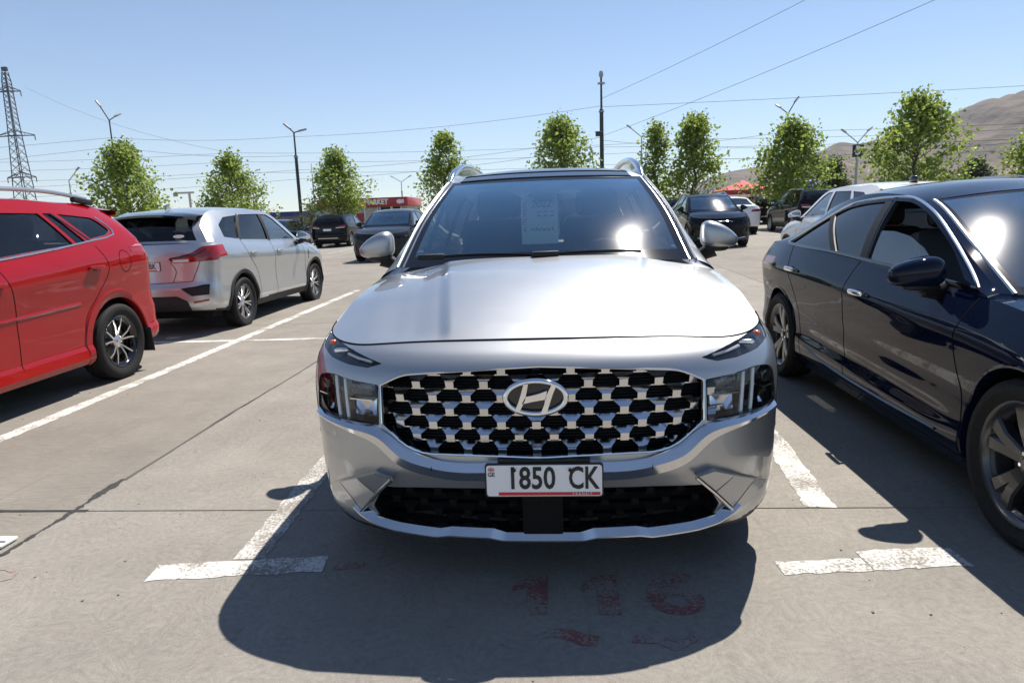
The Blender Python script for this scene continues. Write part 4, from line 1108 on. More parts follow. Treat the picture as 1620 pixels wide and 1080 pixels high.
def scaled(O, kx, ky, kz):
    """the same car drawn longer, wider or taller"""
    D = {}
    for k, v in O.items():
        if k in ('rail',): D[k] = [(a*kx, b*ky, d*kz) for a, b, d in v]
        elif k in ('hood', 'ws', 'roof', 'back', 'belt', 'bot'): D[k] = [(a*ky, b*kz) for a, b in v]
        elif k == 'plan': D[k] = [(a*ky, b) for a, b in v]
        elif k in ('fprof', 'rprof'): D[k] = [(a*kz, b*ky) for a, b in v]
        elif k == 'win': D[k] = [([(a*ky, b*kz) for a, b in p], m, nm) for p, m, nm in v]
        elif k in ('L', 'cf', 'cr', 'yA'): D[k] = v*ky
        elif k == 'w': D[k] = v*kx
        elif k == 'cabin': D[k] = (v[0]*ky, v[1]*kz, v[2]*ky, v[3]*kz)+tuple(v[4:])
        else: D[k] = v
    return D

# ------------------------------------------------------------------ dark blue sedan on the right
def navy_sedan():
    pm = paint('navy_paint', (.004, .008, .024), metal=.0, rough=.4)
    S = dict(L=5.0, w=.93, cf=.62, en=2.2, cr=.62, er=2.2, nf=40, ns=230, nr=36, nv=64, yA=1.36, fade=1.0,
      belt=[(0, .70), (.3, .775), (.7, .865), (1.36, .955), (1.95, .985), (2.7, 1.03), (3.6, 1.065), (4.2, 1.07), (4.6, 1.07), (5., 1.08)],
      bot=[(0, .19), (.6, .17), (1.4, .165), (3.5, .175), (4.2, .22), (5., .30)],
      inset=[(0, .085), (.06, .06), (.13, .028), (.22, .020), (.30, .030), (.44, .034), (.58, .018), (.70, .006), (.775, 0), (.80, .004), (.90, .045), (1, .100)],
      plan=[(0, .93), (.6, .975), (.95, 1.), (2.5, .985), (3.9, 1.), (4.5, .97), (5., .90)],
      fprof=[(.15, .08), (.3, .01), (.45, 0), (.6, .03), (.7, .08), (.8, .14), (1., .2)], rprof=[(.2, .12), (.4, .02), (.7, 0), (.95, .02), (1.08, .06), (1.2, .1)],
      side_fn=lambda x, y, z: x-np.sign(x)*.012*np.exp(-((z-(.40+.045*(y-2.2)))/.05)**2)*sstep(1.2, 1.7, y)*(1-sstep(3.2, 3.7, y)))
    c = Car('navy_sedan', 'dark navy four-door sedan at the right edge with its front side window half lowered', S, (2.77, 1.74, 0), 1, pm)
    O = dict(hood=[(.5, .86), (.9, .935), (1.20, .965)], crown=3., rail=[(.775, 1.36, .972), (.72, 1.80, 1.175), (.635, 2.32, 1.375), (.60, 2.85, 1.435), (.59, 3.3, 1.425), (.60, 3.72, 1.35), (.66, 4.1, 1.19), (.755, 4.42, 1.075)], iA=2, iD=5, nr=90,
      ws=[(1.12, .95), (1.40, 1.10), (1.80, 1.30), (2.12, 1.43)], roof=[(2.12, 1.43), (2.5, 1.485), (2.95, 1.505), (3.35, 1.485), (3.62, 1.43)], back=[(3.62, 1.43), (4.1, 1.26), (4.66, 1.09)], bglass=(.06, .8), wsm='wind', nc=18,
      win=[(rounded([(3.13, 1.061), (3.30, 1.066), (3.75, 1.075), (3.97, 1.083), (3.72, 1.20), (3.52, 1.285)], .015), 'tint', 'quarter_window'),
           (rounded([(2.70, 1.043), (3.07, 1.06), (3.46, 1.302), (3.30, 1.35, .08), (3.05, 1.375, .1), (2.78, 1.383)], .015), 'tint', 'side_window'),
           (rounded([(1.52, .988), (2.59, 1.038), (2.66, 1.386), (2.45, 1.378, .1), (2.20, 1.315, .15), (1.82, 1.155, .1)], .015), 'none', 'side_window')])
    # the front window is wound half-way down: the pane stands low in its opening
    M['none'] = M['sideg']
    O2 = dict(O); O2['win'] = O['win'][:2]
    P, cs = None, None
    c.hs_hook = True
    _sg = c.side_glass
    def sg_(polys):
        bm = c.hs; mirror_x(bm)
        for s_ in (1, -1):
            for poly, m, nm in O['win']:
                reg = carve(bm, poly, 0, lambda q: q.x*s_ > .2)
                w = rim_walls(reg, (-s_*.03, 0, 0), .002)
                if m == 'none' and s_ < 0:
                    pane = [(1.78, .97), (2.60, 1.0), (2.625, 1.21), (2.45, 1.212), (2.25, 1.19), (2.05, 1.135), (1.90, 1.075)]
                    r2 = carve(reg, pane, 0, lambda q: True); reg.free(); reg = r2
                for v in reg.verts: v.co.x -= s_*.012
                g = c.P_(nm, reg, M['sideg' if m == 'none' else m]); c.P_('window_seal', w, M['rubber'], g)
        c.P_('side_frame', bm, c.pm)
    c.side_glass = sg_
    O['cabin'] = (1.36, .93, 2.35, .58, .70)
    P, cs = upper(c, O)
    # black door frames between the panes, bright line over them
    c.seam([('x', [(2.645, 1.04), (2.73, 1.385)], True)], .085, 'rubber', 'door_pillar', off=.002)
    c.seam([('x', [(3.10, 1.062), (3.49, 1.295)], True)], .045, 'rubber', 'quarter_divider', off=.002)
    c.seam([('x', [(1.44, .981), (1.60, .99), (2.6, 1.036), (3.2, 1.060), (3.75, 1.073), (4.0, 1.08)], True)], .022, 'gloss', 'belt_molding', off=.004, thick=.004)
    trim_line(c, [(1.44, .984), (1.62, 1.075), (1.82, 1.175), (2.20, 1.335), (2.45, 1.397), (2.72, 1.408), (3.05, 1.396), (3.32, 1.366), (3.55, 1.29), (3.80, 1.19), (4.02, 1.088)], M['satin'], .0085, off=.003, n=60)
    for sg in (1, -1):
        bm = bmesh.new(); add_tube(bm, [Vector(P[i, np.argmin(np.abs(cs-sg*.94))]) for i in range(len(P))], .010, 6); c.P_('windscreen_molding', bm, M['mold'])
    for sg in (1, -1):
        door_mirror(c, (sg*.985, 1.66, 1.035), (.125, .085, .088), sg, pm, (sg*.83, 1.72, .955), tilt=-.12, point=.62)
    c.wheels(.95, 3.93, .345, .245, .235, 'five', .385, inset=.012)
    c.seam([('x', [(1.40, .95), (1.42, .75), (1.36, .45), (1.36, .20)], True), ('x', [(2.66, 1.03), (2.68, .8), (2.69, .45), (2.62, .20)], True), ('x', [(3.86, 1.07), (3.75, .95), (3.55, .7), (3.46, .45), (3.40, .2)], True), ('x', [(1.36, .225), (2.6, .235), (3.42, .25)], True)], .0065)
    handles(c, [(2.45, .855), (3.62, .905)], M['chrome'])
    c.seam([('x', [(1.55, .30), (2.2, .29), (2.9, .31), (3.35, .36)], True)], .016, 'gloss', 'sill_molding', thick=.01)
    # front and rear lamps, grille
    c.patch('headlight', [(.40, .62), (.86, .68), (.88, .76), (.60, .71), (.38, .66)], 1, 'smoke', lambda q: q.y < 1., depth=.006, rim=1, rimmat=M['gloss'])
    c.patch('grille', [(-.42, .48), (.42, .48), (.50, .62), (.36, .66), (-.36, .66), (-.50, .62)], 1, 'gloss', lambda q: q.y < 1., depth=.02, both=False, rim=1, rimmat=M['chrome'])
    c.patch('lower_intake', [(-.6, .22), (.6, .22), (.66, .36), (-.66, .36)], 1, 'black', lambda q: q.y < 1., depth=.03, both=False, rim=1, rimmat=M['black'])
    c.patch('tail_light', [(.35, .86), (.93, .86), (.93, .97), (.35, .93)], 1, 'red', lambda q: q.y > 4.1, out=.003, dy=-1)
    c.floor(.17); c.finish()
    # side reflector lamp wrapping the rear wing
    return c
NAVY = navy_sedan()

# ------------------------------------------------------------------ SUV tables
SUV_S = dict(L=4.5, w=.90, cf=.50, en=2.3, cr=.36, er=2.5, nf=36, ns=170, nr=50, nv=52, yA=1.18, fade=.8,
      belt=[(0, .86), (.2, .89), (.5, .965), (1.18, 1.06), (1.6, 1.095), (2.7, 1.125), (3.5, 1.165), (4.1, 1.19), (4.5, 1.17)],
      bot=[(0, .20), (.5, .22), (1.2, .23), (3.5, .25), (4.5, .33)],
      inset=[(0, .07), (.1, .035), (.22, .012), (.40, .02), (.55, .018), (.68, .004), (.75, 0), (.80, .004), (.9, .03), (1, .075)],
      plan=[(0, .93), (.45, .985), (.85, 1.), (2.3, .985), (3.6, 1.), (4.2, .98), (4.5, .94)],
      fprof=[(.15, .10), (.25, .04), (.4, 0), (.6, .0), (.75, .03), (.85, .08), (.95, .16)],
      rprof=[(.2, .16), (.3, .06), (.45, .0), (.6, .0), (.7, .03), (.85, .045), (1.0, .05), (1.15, .075), (1.2, .09)])
SUV_O = dict(hood=[(.45, .985), (.8, 1.05), (1.05, 1.085)], rail=[(.765, 1.18, 1.085), (.71, 1.55, 1.30), (.64, 1.98, 1.52), (.625, 2.5, 1.595), (.615, 3.2, 1.59), (.595, 3.95, 1.515), (.66, 4.17, 1.34), (.765, 4.24, 1.175)], iA=2, iD=5,
      ws=[(1.0, 1.07), (1.25, 1.21), (1.6, 1.42), (1.84, 1.545)], roof=[(1.84, 1.545), (2.2, 1.62), (2.7, 1.645), (3.4, 1.63), (4.02, 1.555)], back=[(4.02, 1.555), (4.25, 1.40), (4.40, 1.18)], bglass=(.16, .96), nc=12,
      win=[(rounded([(1.50, 1.125), (1.98, 1.455), (2.16, 1.522), (2.37, 1.53), (2.44, 1.15)], .02), 'sideg', 'side_window'),
           (rounded([(2.52, 1.152), (2.47, 1.533), (3.10, 1.525), (3.24, 1.40), (3.42, 1.185)], .02), 'tint', 'side_window'),
           (rounded([(3.48, 1.192), (3.34, 1.38), (3.18, 1.515), (3.56, 1.49), (3.80, 1.39), (3.86, 1.23)], .03), 'tint', 'quarter_window')], cabin=(1.2, 1.04, 2.15, .68, .66))

# ------------------------------------------------------------------ silver compact SUV (rear three-quarter view)
def silver_compact():
    pm = paint('light_silver_paint', (.50, .52, .535), metal=.8, rough=.34)
    S = dict(SUV_S); O = dict(SUV_O)
    c = Car('silver_compact_suv', 'small silver SUV seen from behind, black spoiler, parked behind the red SUV', S, (-5.10, 12.65, 0), -1, pm)
    upper(c, O)
    c.wheels(.83, 3.58, .345, .235, .225, 'seven', .40, lip=M['clad'], lipw=.05)
    # spoiler over the rear window, fin aerial, wiper
    bm = bmesh.new(); rows = []
    for x in np.linspace(-.60, .60, 17):
        t = abs(x)/.60; y0 = 3.96-.02*t*t; z0 = 1.575-.055*t**2.4
        rows.append([(x, y0, z0), (x, y0+.16, z0-.012), (x, y0+.30-.10*t**3, z0-.04), (x, y0+.30-.10*t**3, z0-.065), (x, y0+.16, z0-.06), (x, y0+.06, z0-.055)])
    add_grid(bm, np.array(rows)); bmesh.ops.recalc_face_normals(bm, faces=bm.faces[:]); c.P_('spoiler', bm, M['gloss'])
    bm = bmesh.new(); add_prism(bm, [(0, 0), (.16, 0), (.15, .03), (.11, .075), (.10, .075)], -.012, .012, Matrix.Translation((0, 3.62, 1.60)) @ Matrix.Rotation(math.pi/2, 4, 'Z')); c.P_('fin_aerial', bm, pm)
    bm = bmesh.new(); add_tube(bm, [(-.02, 4.43, 1.215), (.15, 4.42, 1.235), (.36, 4.38, 1.225)], .009, 6); c.P_('rear_wiper', bm, M['black'])
    bm = bmesh.new(); q = []
    for a in np.linspace(0, 2*math.pi, 17)[:-1]: q.append((-.46+.07*math.cos(a), 1.262+.022*math.sin(a)))
    add_prism(bm, q, 4.345, 4.352); c.P_('oval_sticker', bm, M['plate'])
    rc = lambda q: q.y > 4.0
    tl = c.patch('tail_light', rounded([(.34, .985), (.62, 1.06), (.72, 1.13), (.87, 1.145), (.90, 1.02), (.86, .955), (.40, .935)], .012), 1, 'red', rc, out=.006, dy=-1, rim=1, rimmat=M['gloss'])
    for k, o in enumerate(tl):
        sg = 1 if k == 0 else -1
        for nm, pts, m, r in (('lamp_bar', [(.40, .965), (.58, .968)], 'white', .020), ('lamp_divider', [(.36, .995), (.55, 1.02), (.68, 1.03), (.76, 1.10)], 'gloss', .011), ('lamp_divider', [(.70, 1.0), (.80, 1.02), (.82, 1.10)], 'dred', .008)):
            L_ = []
            for x, z in lin(pts, 12):
                h, n_ = c.ray('r', sg*x, z)
                if h is not None: L_.append(h+Vector((0, .004, 0)))
            bm = bmesh.new(); add_tube(bm, L_, r, 6); c.P_(nm, bm, M[m], o)
    # tailgate recess, bumper vents, black lower bumper
    plate(c, 4.455, .90, '3 BK', 1, red=True, w=.46)
    c.seam([('r', [(.38, .70), (.42, .85), (.36, .95)], True), ('r', [(-.60, .705), (0, .69), (.60, .705)], False), ('r', [(.60, .705), (.70, .95)], True)], .008)
    c.patch('bumper_vent', rounded([(.46, .62), (.72, .66), (.78, .66), (.77, .53), (.58, .52)], .01), 1, 'black', rc, depth=.025, rim=1, rimmat=pm, dy=-1)
    c.patch('rear_valance', rounded([(-.56, .30), (-.54, .46), (-.42, .53), (.42, .53), (.54, .46), (.56, .30)], .03), 1, 'clad', rc, depth=.015, both=False, rim=1, rimmat=M['black'], dy=-1)
    c.patch('rear_reflector', [(.60, .43), (.76, .45), (.76, .475), (.60, .455)], 1, 'red', rc, out=.004, dy=-1)
    c.seam([('x', [(1.30, 1.07), (1.28, .8), (1.24, .3)], True), ('x', [(2.47, 1.13), (2.48, .8), (2.46, .3)], True), ('x', [(3.46, 1.17), (3.36, .95), (3.12, .72), (3.06, .3)], True), ('x', [(.95, 1.0), (1.25, 1.05)], True)], .007)
    handles(c, [(2.30, .975), (3.24, .995)], pm)
    c.seam([('x', [(2.48, 1.14), (2.42, 1.53)], True)], .085, 'rubber', 'door_pillar', off=.003); c.seam([('x', [(3.45, 1.188), (3.29, 1.39), (3.14, 1.52)], True)], .06, 'rubber', 'door_pillar', off=.003)
    c.seam([('x', [(1.13, .86), (1.10, .93), (1.14, .78)], True)], .03, 'gloss', 'wing_vent')
    for sg in (1, -1): door_mirror(c, (sg*.97, 1.46, 1.16), (.11, .08, .09), sg, M['chrome'], (sg*.85, 1.50, 1.07), tilt=-.2)
    c.patch('headlight', [(.42, .72), (.86, .78), (.86, .86), (.5, .80)], 1, 'lens', lambda q: q.y < .9, depth=.006, rim=1, rimmat=M['gloss'])
    c.floor(); c.finish(lambda y, x: .335, 'clad')
    return c
ASX = silver_compact()

# ------------------------------------------------------------------ red SUV at the left edge
def red_suv():
    pm = paint('red_paint', (.30, .0035, .007), metal=.0, rough=.4)
    S = dict(SUV_S, L=4.52, w=.92, cr=.40, ns=190,
      belt=[(0, .90), (.2, .93), (.5, 1.0), (1.25, 1.08), (1.8, 1.12), (2.31, 1.16), (2.83, 1.205), (3.46, 1.255), (4.1, 1.29), (4.52, 1.25)],
      inset=[(0, .04), (.05, .012), (.10, .008), (.16, .03), (.30, .03), (.45, .03), (.60, .018), (.72, .006), (.78, 0), (.84, .004), (.92, .03), (1, .07)],
      rprof=[(.2, .06), (.35, .0), (.6, .0), (.72, .05), (.9, .06), (1.1, .09), (1.3, .16)], plan=[(0, .93), (.45, .985), (.9, 1.), (2.3, .985), (3.6, 1.), (4.15, .985), (4.52, .93)])
    c = Car('red_suv', 'glossy red SUV cut off by the left edge, with chrome window line and ten-spoke wheel', S, (-4.90, 2.42, 0), 1, pm)
    O = dict(SUV_O, yA=1.25, hood=[(.5, 1.02), (.9, 1.09), (1.1, 1.11)], rail=[(.775, 1.18, 1.10), (.72, 1.6, 1.34), (.655, 2.05, 1.545), (.63, 2.6, 1.635), (.62, 3.3, 1.625), (.60, 3.98, 1.555), (.68, 4.15, 1.42), (.775, 4.20, 1.275)],
      ws=[(1.0, 1.10), (1.3, 1.26), (1.65, 1.45), (1.9, 1.57)], roof=[(1.9, 1.57), (2.3, 1.65), (2.8, 1.68), (3.5, 1.665), (4.08, 1.60)], back=[(4.08, 1.60), (4.26, 1.45), (4.38, 1.26)],
      win=[(rounded([(1.55, 1.15), (2.05, 1.47), (2.22, 1.525), (2.30, 1.525), (2.30, 1.19)], .02), 'sideg', 'side_window'),
           (rounded([(2.40, 1.195), (2.40, 1.535), (3.08, 1.53), (2.98, 1.36, .0), (2.92, 1.245)], .02), 'tint', 'side_window'),
           (rounded([(3.155, 1.53), (3.02, 1.36, 0), (2.96, 1.25), (3.20, 1.265)], .006), 'tint', 'side_window'),
           (rounded([(3.25, 1.525), (3.66, 1.495, .05), (3.74, 1.36, .05), (3.62, 1.315, .03), (3.34, 1.285)], .01), 'tint', 'quarter_window')])
    O['win'][1] = (rounded([(2.40, 1.195), (2.40, 1.535), (3.10, 1.53), (3.20, 1.40, 0), (3.02, 1.245)], .02), 'tint', 'side_window') if False else (rounded([(2.38, 1.195), (2.38, 1.535), (3.04, 1.53), (3.22, 1.262), (3.0, 1.245, 0)], .012), 'tint', 'side_window')
    O['win'][2] = (rounded([(3.085, 1.53), (3.18, 1.53), (3.38, 1.285), (3.26, 1.268)], .008), 'tint', 'side_window')
    O['win'][3] = (rounded([(3.26, 1.525), (3.70, 1.49, .06), (3.80, 1.37, .05), (3.70, 1.33, .03), (3.46, 1.30)], .010), 'tint', 'quarter_window')
    upper(c, O)
    trim_line(c, [(1.50, 1.125), (2.3, 1.175), (2.9, 1.227), (3.45, 1.287), (3.72, 1.318), (3.81, 1.345), (3.815, 1.40), (3.74, 1.495)], M['chrome'], .009, off=.002, n=50)
    for sg in (1, -1):
        bm = bmesh.new(); add_tube(bm, crom([(sg*.63, 1.98, 1.60), (sg*.625, 2.15, 1.68), (sg*.61, 2.8, 1.725), (sg*.60, 3.4, 1.71), (sg*.585, 3.80, 1.665)], 30), .018, 8); rl = c.P_('roof_rail', bm, M['mold'])
        bm = bmesh.new(); add_box(bm, (sg*.592, 3.74, 1.645), (.05, .26, .05), bev=.015, rx=-.12); c.P_('rail_foot', bm, M['black'], rl)
    bm = bmesh.new(); rows = []
    for x in np.linspace(-.61, .61, 17):
        t = abs(x)/.61; y0 = 4.0-.02*t*t; z0 = 1.625-.06*t**2.4
        rows.append([(x, y0, z0), (x, y0+.15, z0+.0), (x, y0+.26-.06*t**3, z0-.008), (x, y0+.26-.06*t**3, z0-.045), (x, y0+.1, z0-.06)])
    add_grid(bm, np.array(rows)); bmesh.ops.recalc_face_normals(bm, faces=bm.faces[:]); c.P_('spoiler', bm, pm)
    c.wheels(.93, 3.60, .355, .232, .225, 'twin10', .415, lip=pm, lipw=.075)
    rc = lambda q: q.y > 3.9
    c.patch('tail_light', rounded([(.50, 1.06), (.90, 1.08), (.90, 1.215), (.62, 1.20)], .02), 1, 'red', rc, out=.008, dy=-1, rim=1, rimmat=M['chrome'])
    c.patch('tail_light', rounded([(3.93, 1.215), (4.02, 1.235), (4.5, 1.19), (4.5, 1.08), (4.28, 1.135)], .012), 0, 'pink', lambda q: q.y > 3.8, out=.006)
    c.patch('rear_reflector', [(.55, .55), (.80, .56), (.80, .60), (.55, .59)], 1, 'dred', rc, out=.004, dy=-1)
    fl = [(3.77+.085*math.cos(a), 1.085+.10*math.sin(a)) for a in np.linspace(0, 2*math.pi, 25)]
    c.seam([('x', [(1.35, 1.06), (1.36, .7), (1.32, .33)], True), ('x', [(2.33, 1.15), (2.40, .95), (2.42, .6), (2.40, .33)], True), ('x', [(3.46, 1.24), (3.52, 1.05), (3.36, .82), (3.17, .62), (3.12, .33)], True), ('x', fl, True), ('x', [(1.32, .335), (2.4, .34), (3.12, .35)], True)], .007)
    c.seam([('x', [(3.18, 1.53), (3.44, 1.285)], True)], .02, 'gloss', 'door_frame', off=.003)
    handles(c, [(2.24, 1.0), (3.33, 1.055)], pm)
    c.seam([('x', [(1.5, .70), (2.4, .735), (3.12, .765)], True)], .04, pm, 'side_molding', off=-.002, thick=.010)
    c.seam([('x', [(1.42, .285), (2.4, .29), (3.10, .30)], True)], .13, pm, 'side_skirt', off=-.002, thick=.03)
    bm = bmesh.new()
    for sg in (1, -1):
        bm = bmesh.new(); add_box(bm, (sg*.86, 4.00, .30), (.16, .012, .24), bev=.004, rx=.12); c.P_('mud_flap', bm, M['black'])
    for sg in (1, -1): door_mirror(c, (sg*.99, 1.55, 1.17), (.11, .08, .09), sg, pm, (sg*.87, 1.58, 1.08), tilt=-.2)
    plate(c, 4.49, .90, '', 1)
    c.patch('headlight', [(.42, .72), (.88, .80), (.88, .88), (.5, .82)], 1, 'lens', lambda q: q.y < .9, depth=.006, rim=1, rimmat=M['gloss'])
    c.floor(); c.finish()
    return c
RED = red_suv()
# ------------------------------------------------------------------ cars further back
SED_S = dict(L=4.85, w=.92, cf=.55, en=2.3, cr=.45, er=2.4, nf=30, ns=120, nr=30, nv=36, yA=1.36, fade=1.0,
      belt=[(0, .72), (.3, .80), (.7, .88), (1.36, .965), (2.7, 1.02), (3.6, 1.05), (4.3, 1.07), (4.85, 1.06)], bot=[(0, .2), (1.4, .19), (3.5, .2), (4.85, .32)],
      inset=[(0, .08), (.1, .04), (.25, .015), (.45, .02), (.62, .006), (.75, 0), (.85, .02), (1, .09)], plan=[(0, .93), (.6, .98), (1., 1.), (3.9, 1.), (4.85, .93)],
      fprof=[(.15, .08), (.3, .01), (.5, 0), (.7, .06), (.85, .16)], rprof=[(.2, .12), (.4, .02), (.7, 0), (.95, .03), (1.1, .08)])
SED_O = dict(hood=[(.5, .88), (.9, .94), (1.2, .97)], rail=[(.775, 1.36, .975), (.72, 1.80, 1.18), (.64, 2.3, 1.37), (.61, 2.8, 1.42), (.60, 3.3, 1.41), (.61, 3.65, 1.34), (.68, 4.0, 1.19), (.765, 4.32, 1.075)], iA=2, iD=5, nr=48,
      ws=[(1.12, .955), (1.5, 1.16), (2.1, 1.42)], roof=[(2.1, 1.42), (2.6, 1.475), (3.2, 1.465), (3.55, 1.41)], back=[(3.55, 1.41), (4.0, 1.25), (4.5, 1.08)], bglass=(.08, .85), nc=8,
      win=[(rounded([(1.58, 1.0), (1.98, 1.20), (2.30, 1.325), (2.62, 1.36), (2.62, 1.035)], .02), 'sideg', 'side_window'), (rounded([(2.72, 1.04), (2.72, 1.362), (3.3, 1.345), (3.55, 1.25), (3.85, 1.085)], .02), 'tint', 'side_window')], cabin=(1.36, .94, 2.3, .58, .66))
def bg_car(kind, name, label, x, y, head, pm, k=(1, 1, 1), front=None, rear=None, rails=False, wheel='plain', group=None, txt=None, wsm='wind', lipm=True, spoiler=False):
    """y is the near end of the car: its nose when it faces the camera, its tail when it faces away"""
    S0, O0 = (SUV_S, SUV_O) if kind == 'suv' else (SED_S, SED_O)
    S = scaled(S0, *k); O = scaled(O0, *k); S.update(nf=26, ns=100, nr=30, nv=32); O['wsm'] = wsm; O['nr'] = 42; O['nc'] = 8
    L = S['L']
    c = Car(name, label, S, (x, y if head > 0 else y+L, gh(x, y)+.002), head, pm, group)
    upper(c, O)
    yf, yr = (.83*k[1], 3.58*k[1]) if kind == 'suv' else (.93*k[1], 3.78*k[1])
    c.wheels(yf, yr, .35, .24, .22, wheel, .40, lip=M['clad'] if (kind == 'suv' and lipm) else None)
    kz = k[2]; fc = lambda q: q.y < .9; rc = lambda q: q.y > L-.9
    if rear:
        for pts, m in rear: c.patch({'red': 'tail_light', 'dred': 'tail_light', 'white': 'reversing_light', 'chrome': 'rear_trim', 'black': 'rear_valance', 'satin': 'rear_trim'}[m], [(a, b*kz) for a, b in pts], 1, m, rc, out=.006, dy=-1, both=min(a for a, b in pts) > 0)
        if txt is not None: plate(c, L+.012, .86*kz, txt, 1)
    if front:
        for nm, pts, m, d in front: c.patch(nm, [(a, b*kz) for a, b in pts], 1, m, fc, depth=d, rim=1 if d > 0 else None, rimmat=M['gloss'], both=min(a for a, b in pts) > 0)
    lines = [('x', [(yf+.52, .95*kz), (yf+.52, .3)], True), ('x', [(2.48*k[1], 1.0*kz), (2.46*k[1], .3)], True)]
    c.seam(lines, .008)
    mz = (1.16 if kind == 'suv' else 1.03)*kz; my = (1.46 if kind == 'suv' else 1.68)*k[1]
    for sg in (1, -1): door_mirror(c, (sg*(S['w']+.07), my, mz), (.11, .08, .085), sg, pm, (sg*(S['w']-.06), my+.04, mz-.09), tilt=-.2)
    handles(c, [(2.28*k[1], .93*kz), (3.2*k[1], .95*kz)], pm)
    if rails:
        for sg in (1, -1):
            r = c.R; i0, i1 = c.rA+1, c.rD-1; bm = bmesh.new()
            add_tube(bm, [(sg*(p[0]-.03), p[1], p[2]+.012+.05*min(1, 6*t*(1-t))) for p, t in zip(r[i0:i1], np.linspace(0, 1, i1-i0))], .018, 6); c.P_('roof_rail', bm, M['satin'])
    if spoiler:
        bm = bmesh.new(); rows = []; kx = k[0]
        for x_ in np.linspace(-.66, .66, 15):
            t = abs(x_)/.66; y0 = 3.92; z0 = (1.578-.05*t**2.4)*kz
            rows.append([(x_*kx, y0, z0), (x_*kx, y0+.2, z0-.004), (x_*kx, y0+.38-.12*t**3, z0-.02), (x_*kx, y0+.38-.12*t**3, z0-.055), (x_*kx, y0+.1, z0-.06)])
        add_grid(bm, np.array(rows)); bmesh.ops.recalc_face_normals(bm, faces=bm.faces[:]); c.P_('spoiler', bm, pm)
        bm = bmesh.new(); add_super(bm, (0, 3.6, 1.65*kz), (.05, .10, .06), .8, 1, 12, 8); c.P_('fin_aerial', bm, M['gloss'])
    c.floor(.2); c.finish((lambda q, w: .33) if (kind == 'suv' and lipm) else 0., 'clad')
    return c
BLK = paint('black_paint', (.006, .006, .007), rough=.4); GRAPH = paint('graphite_paint', (.022, .024, .028), metal=.0, rough=.4)
WHT = paint('white_paint', (.74, .75, .76), rough=.35); GREY = paint('grey_paint', (.10, .105, .11), metal=.6, rough=.32); DKB = paint('dark_blue_paint', (.010, .014, .026), rough=.4)
SUVR = [([(.42, .97), (.82, 1.0), (.86, 1.08), (.60, 1.06)], 'red'), ([(.40, .935), (.80, .955), (.82, .985), (.42, .965)], 'white'), ([(-.5, .44), (.5, .44), (.5, .47), (-.5, .47)], 'satin'), ([(-.62, .34), (.62, .34), (.60, .43), (-.60, .43)], 'black')]
SEDR = [([(.40, .86), (.86, .88), (.88, .97), (.46, .95)], 'red'), ([(-.4, .34), (.4, .34), (.4, .46), (-.4, .46)], 'black')]
bg_car('suv', 'white_suv', 'white SUV with black fin aerial, parked beyond the navy sedan and facing away', 5.42, 10.0, -1, WHT, (1.06, 1., 1.0), rear=SUVR, txt='', spoiler=True)
bg_car('suv', 'black_suv', 'black SUV of which only the roof shows beside the white SUV, right edge', 7.95, 10.6, -1, BLK, (1.02, 1.03, 1.0), rear=SUVR, rails=True)
bg_car('suv', 'white_suv', 'white SUV of which a roof corner shows between the red and silver SUVs', -7.66, 8.5, -1, WHT, (1., 1., .985), rear=SUVR)
lx = bg_car('suv', 'black_crossover', 'black crossover with a dark hourglass grille, facing the camera right of the silver SUV', 5.02, 21.2, 1, BLK, (1.04, 1.06, 1.03), rails=True,
   front=[('headlight', [(.48, .74), (.84, .80), (.86, .87), (.56, .80)], 'lens', .01), ('grille', [(-.22, .80), (.22, .80), (.16, .62), (.42, .36), (.38, .27), (-.38, .27), (-.42, .36), (-.16, .62)], 'void', .03), ('fog_light', [(.60, .42), (.78, .46), (.78, .58), (.66, .52)], 'black', .03)], wheel='y5')
front_band(lx, 'grille_chrome', [([(0, .815), (.20, .815), (.30, .80)], .0, 0), ([(0, .80), (.20, .80), (.30, .775)], .016, 0)], M['chrome'], 20)
front_band(lx, 'front_lip', [([(0, .285), (.4, .285), (.70, .33)], .0, 0), ([(0, .262), (.4, .262), (.72, .305)], .02, 0)], M['satin'], 24)
gr = bg_car('suv', 'graphite_suv', 'dark graphite SUV facing the camera behind the left mirror of the silver SUV', -5.55, 21.2, 1, GRAPH, (1.05, 1.05, 1.01),
   front=[('headlight', [(.50, .70), (.86, .74), (.86, .82), (.54, .79)], 'lens', .01), ('grille', [(-.42, .78), (.42, .78), (.46, .66), (.36, .42), (-.36, .42), (-.46, .66)], 'gloss', .03), ('fog_light', [(.56, .36), (.80, .40), (.80, .56), (.62, .54)], 'black', .03)], wheel='y5')
bg_car('suv', 'black_suv', 'black SUV seen from behind with glowing red lamps, in front of the red market', -11.15, 33, -1, BLK, (1.02, 1.03, 1.0), rear=SUVR, txt='')
bg_car('sedan', 'dark_sedan', 'dark blue sedan showing above the bonnet of the small silver SUV', -13.95, 32.2, -1, DKB, (1, 1, 1), rear=SEDR)
bg_car('sedan', 'grey_sedan', 'grey sedan parked far back beside the market building', -12.6, 47, -1, GREY, (1, 1, 1.05), rear=SEDR)
bg_car('sedan', 'white_sedan', 'white sedan with a red tail lamp showing behind the black crossover', 7.45, 28.6, -1, WHT, (1, 1, 1.06), rear=SEDR)
bg_car('suv', 'black_suv', 'black SUV with silver roof rails, facing away beyond the white SUV', 10.3, 27.4, -1, BLK, (1.05, 1.06, 1.05), rear=SUVR, rails=True, txt='')
bg_car('suv', 'black_suv', 'small black SUV farthest back, under the edge of the red canopy', 11.7, 39, -1, BLK, (1.02, 1., .97), rear=SUVR)
bg_car('suv', 'black_suv', 'black SUV glimpsed just left of the black crossover', 5.1, 30.5, -1, BLK, (1., 1., .98), rear=SUVR)

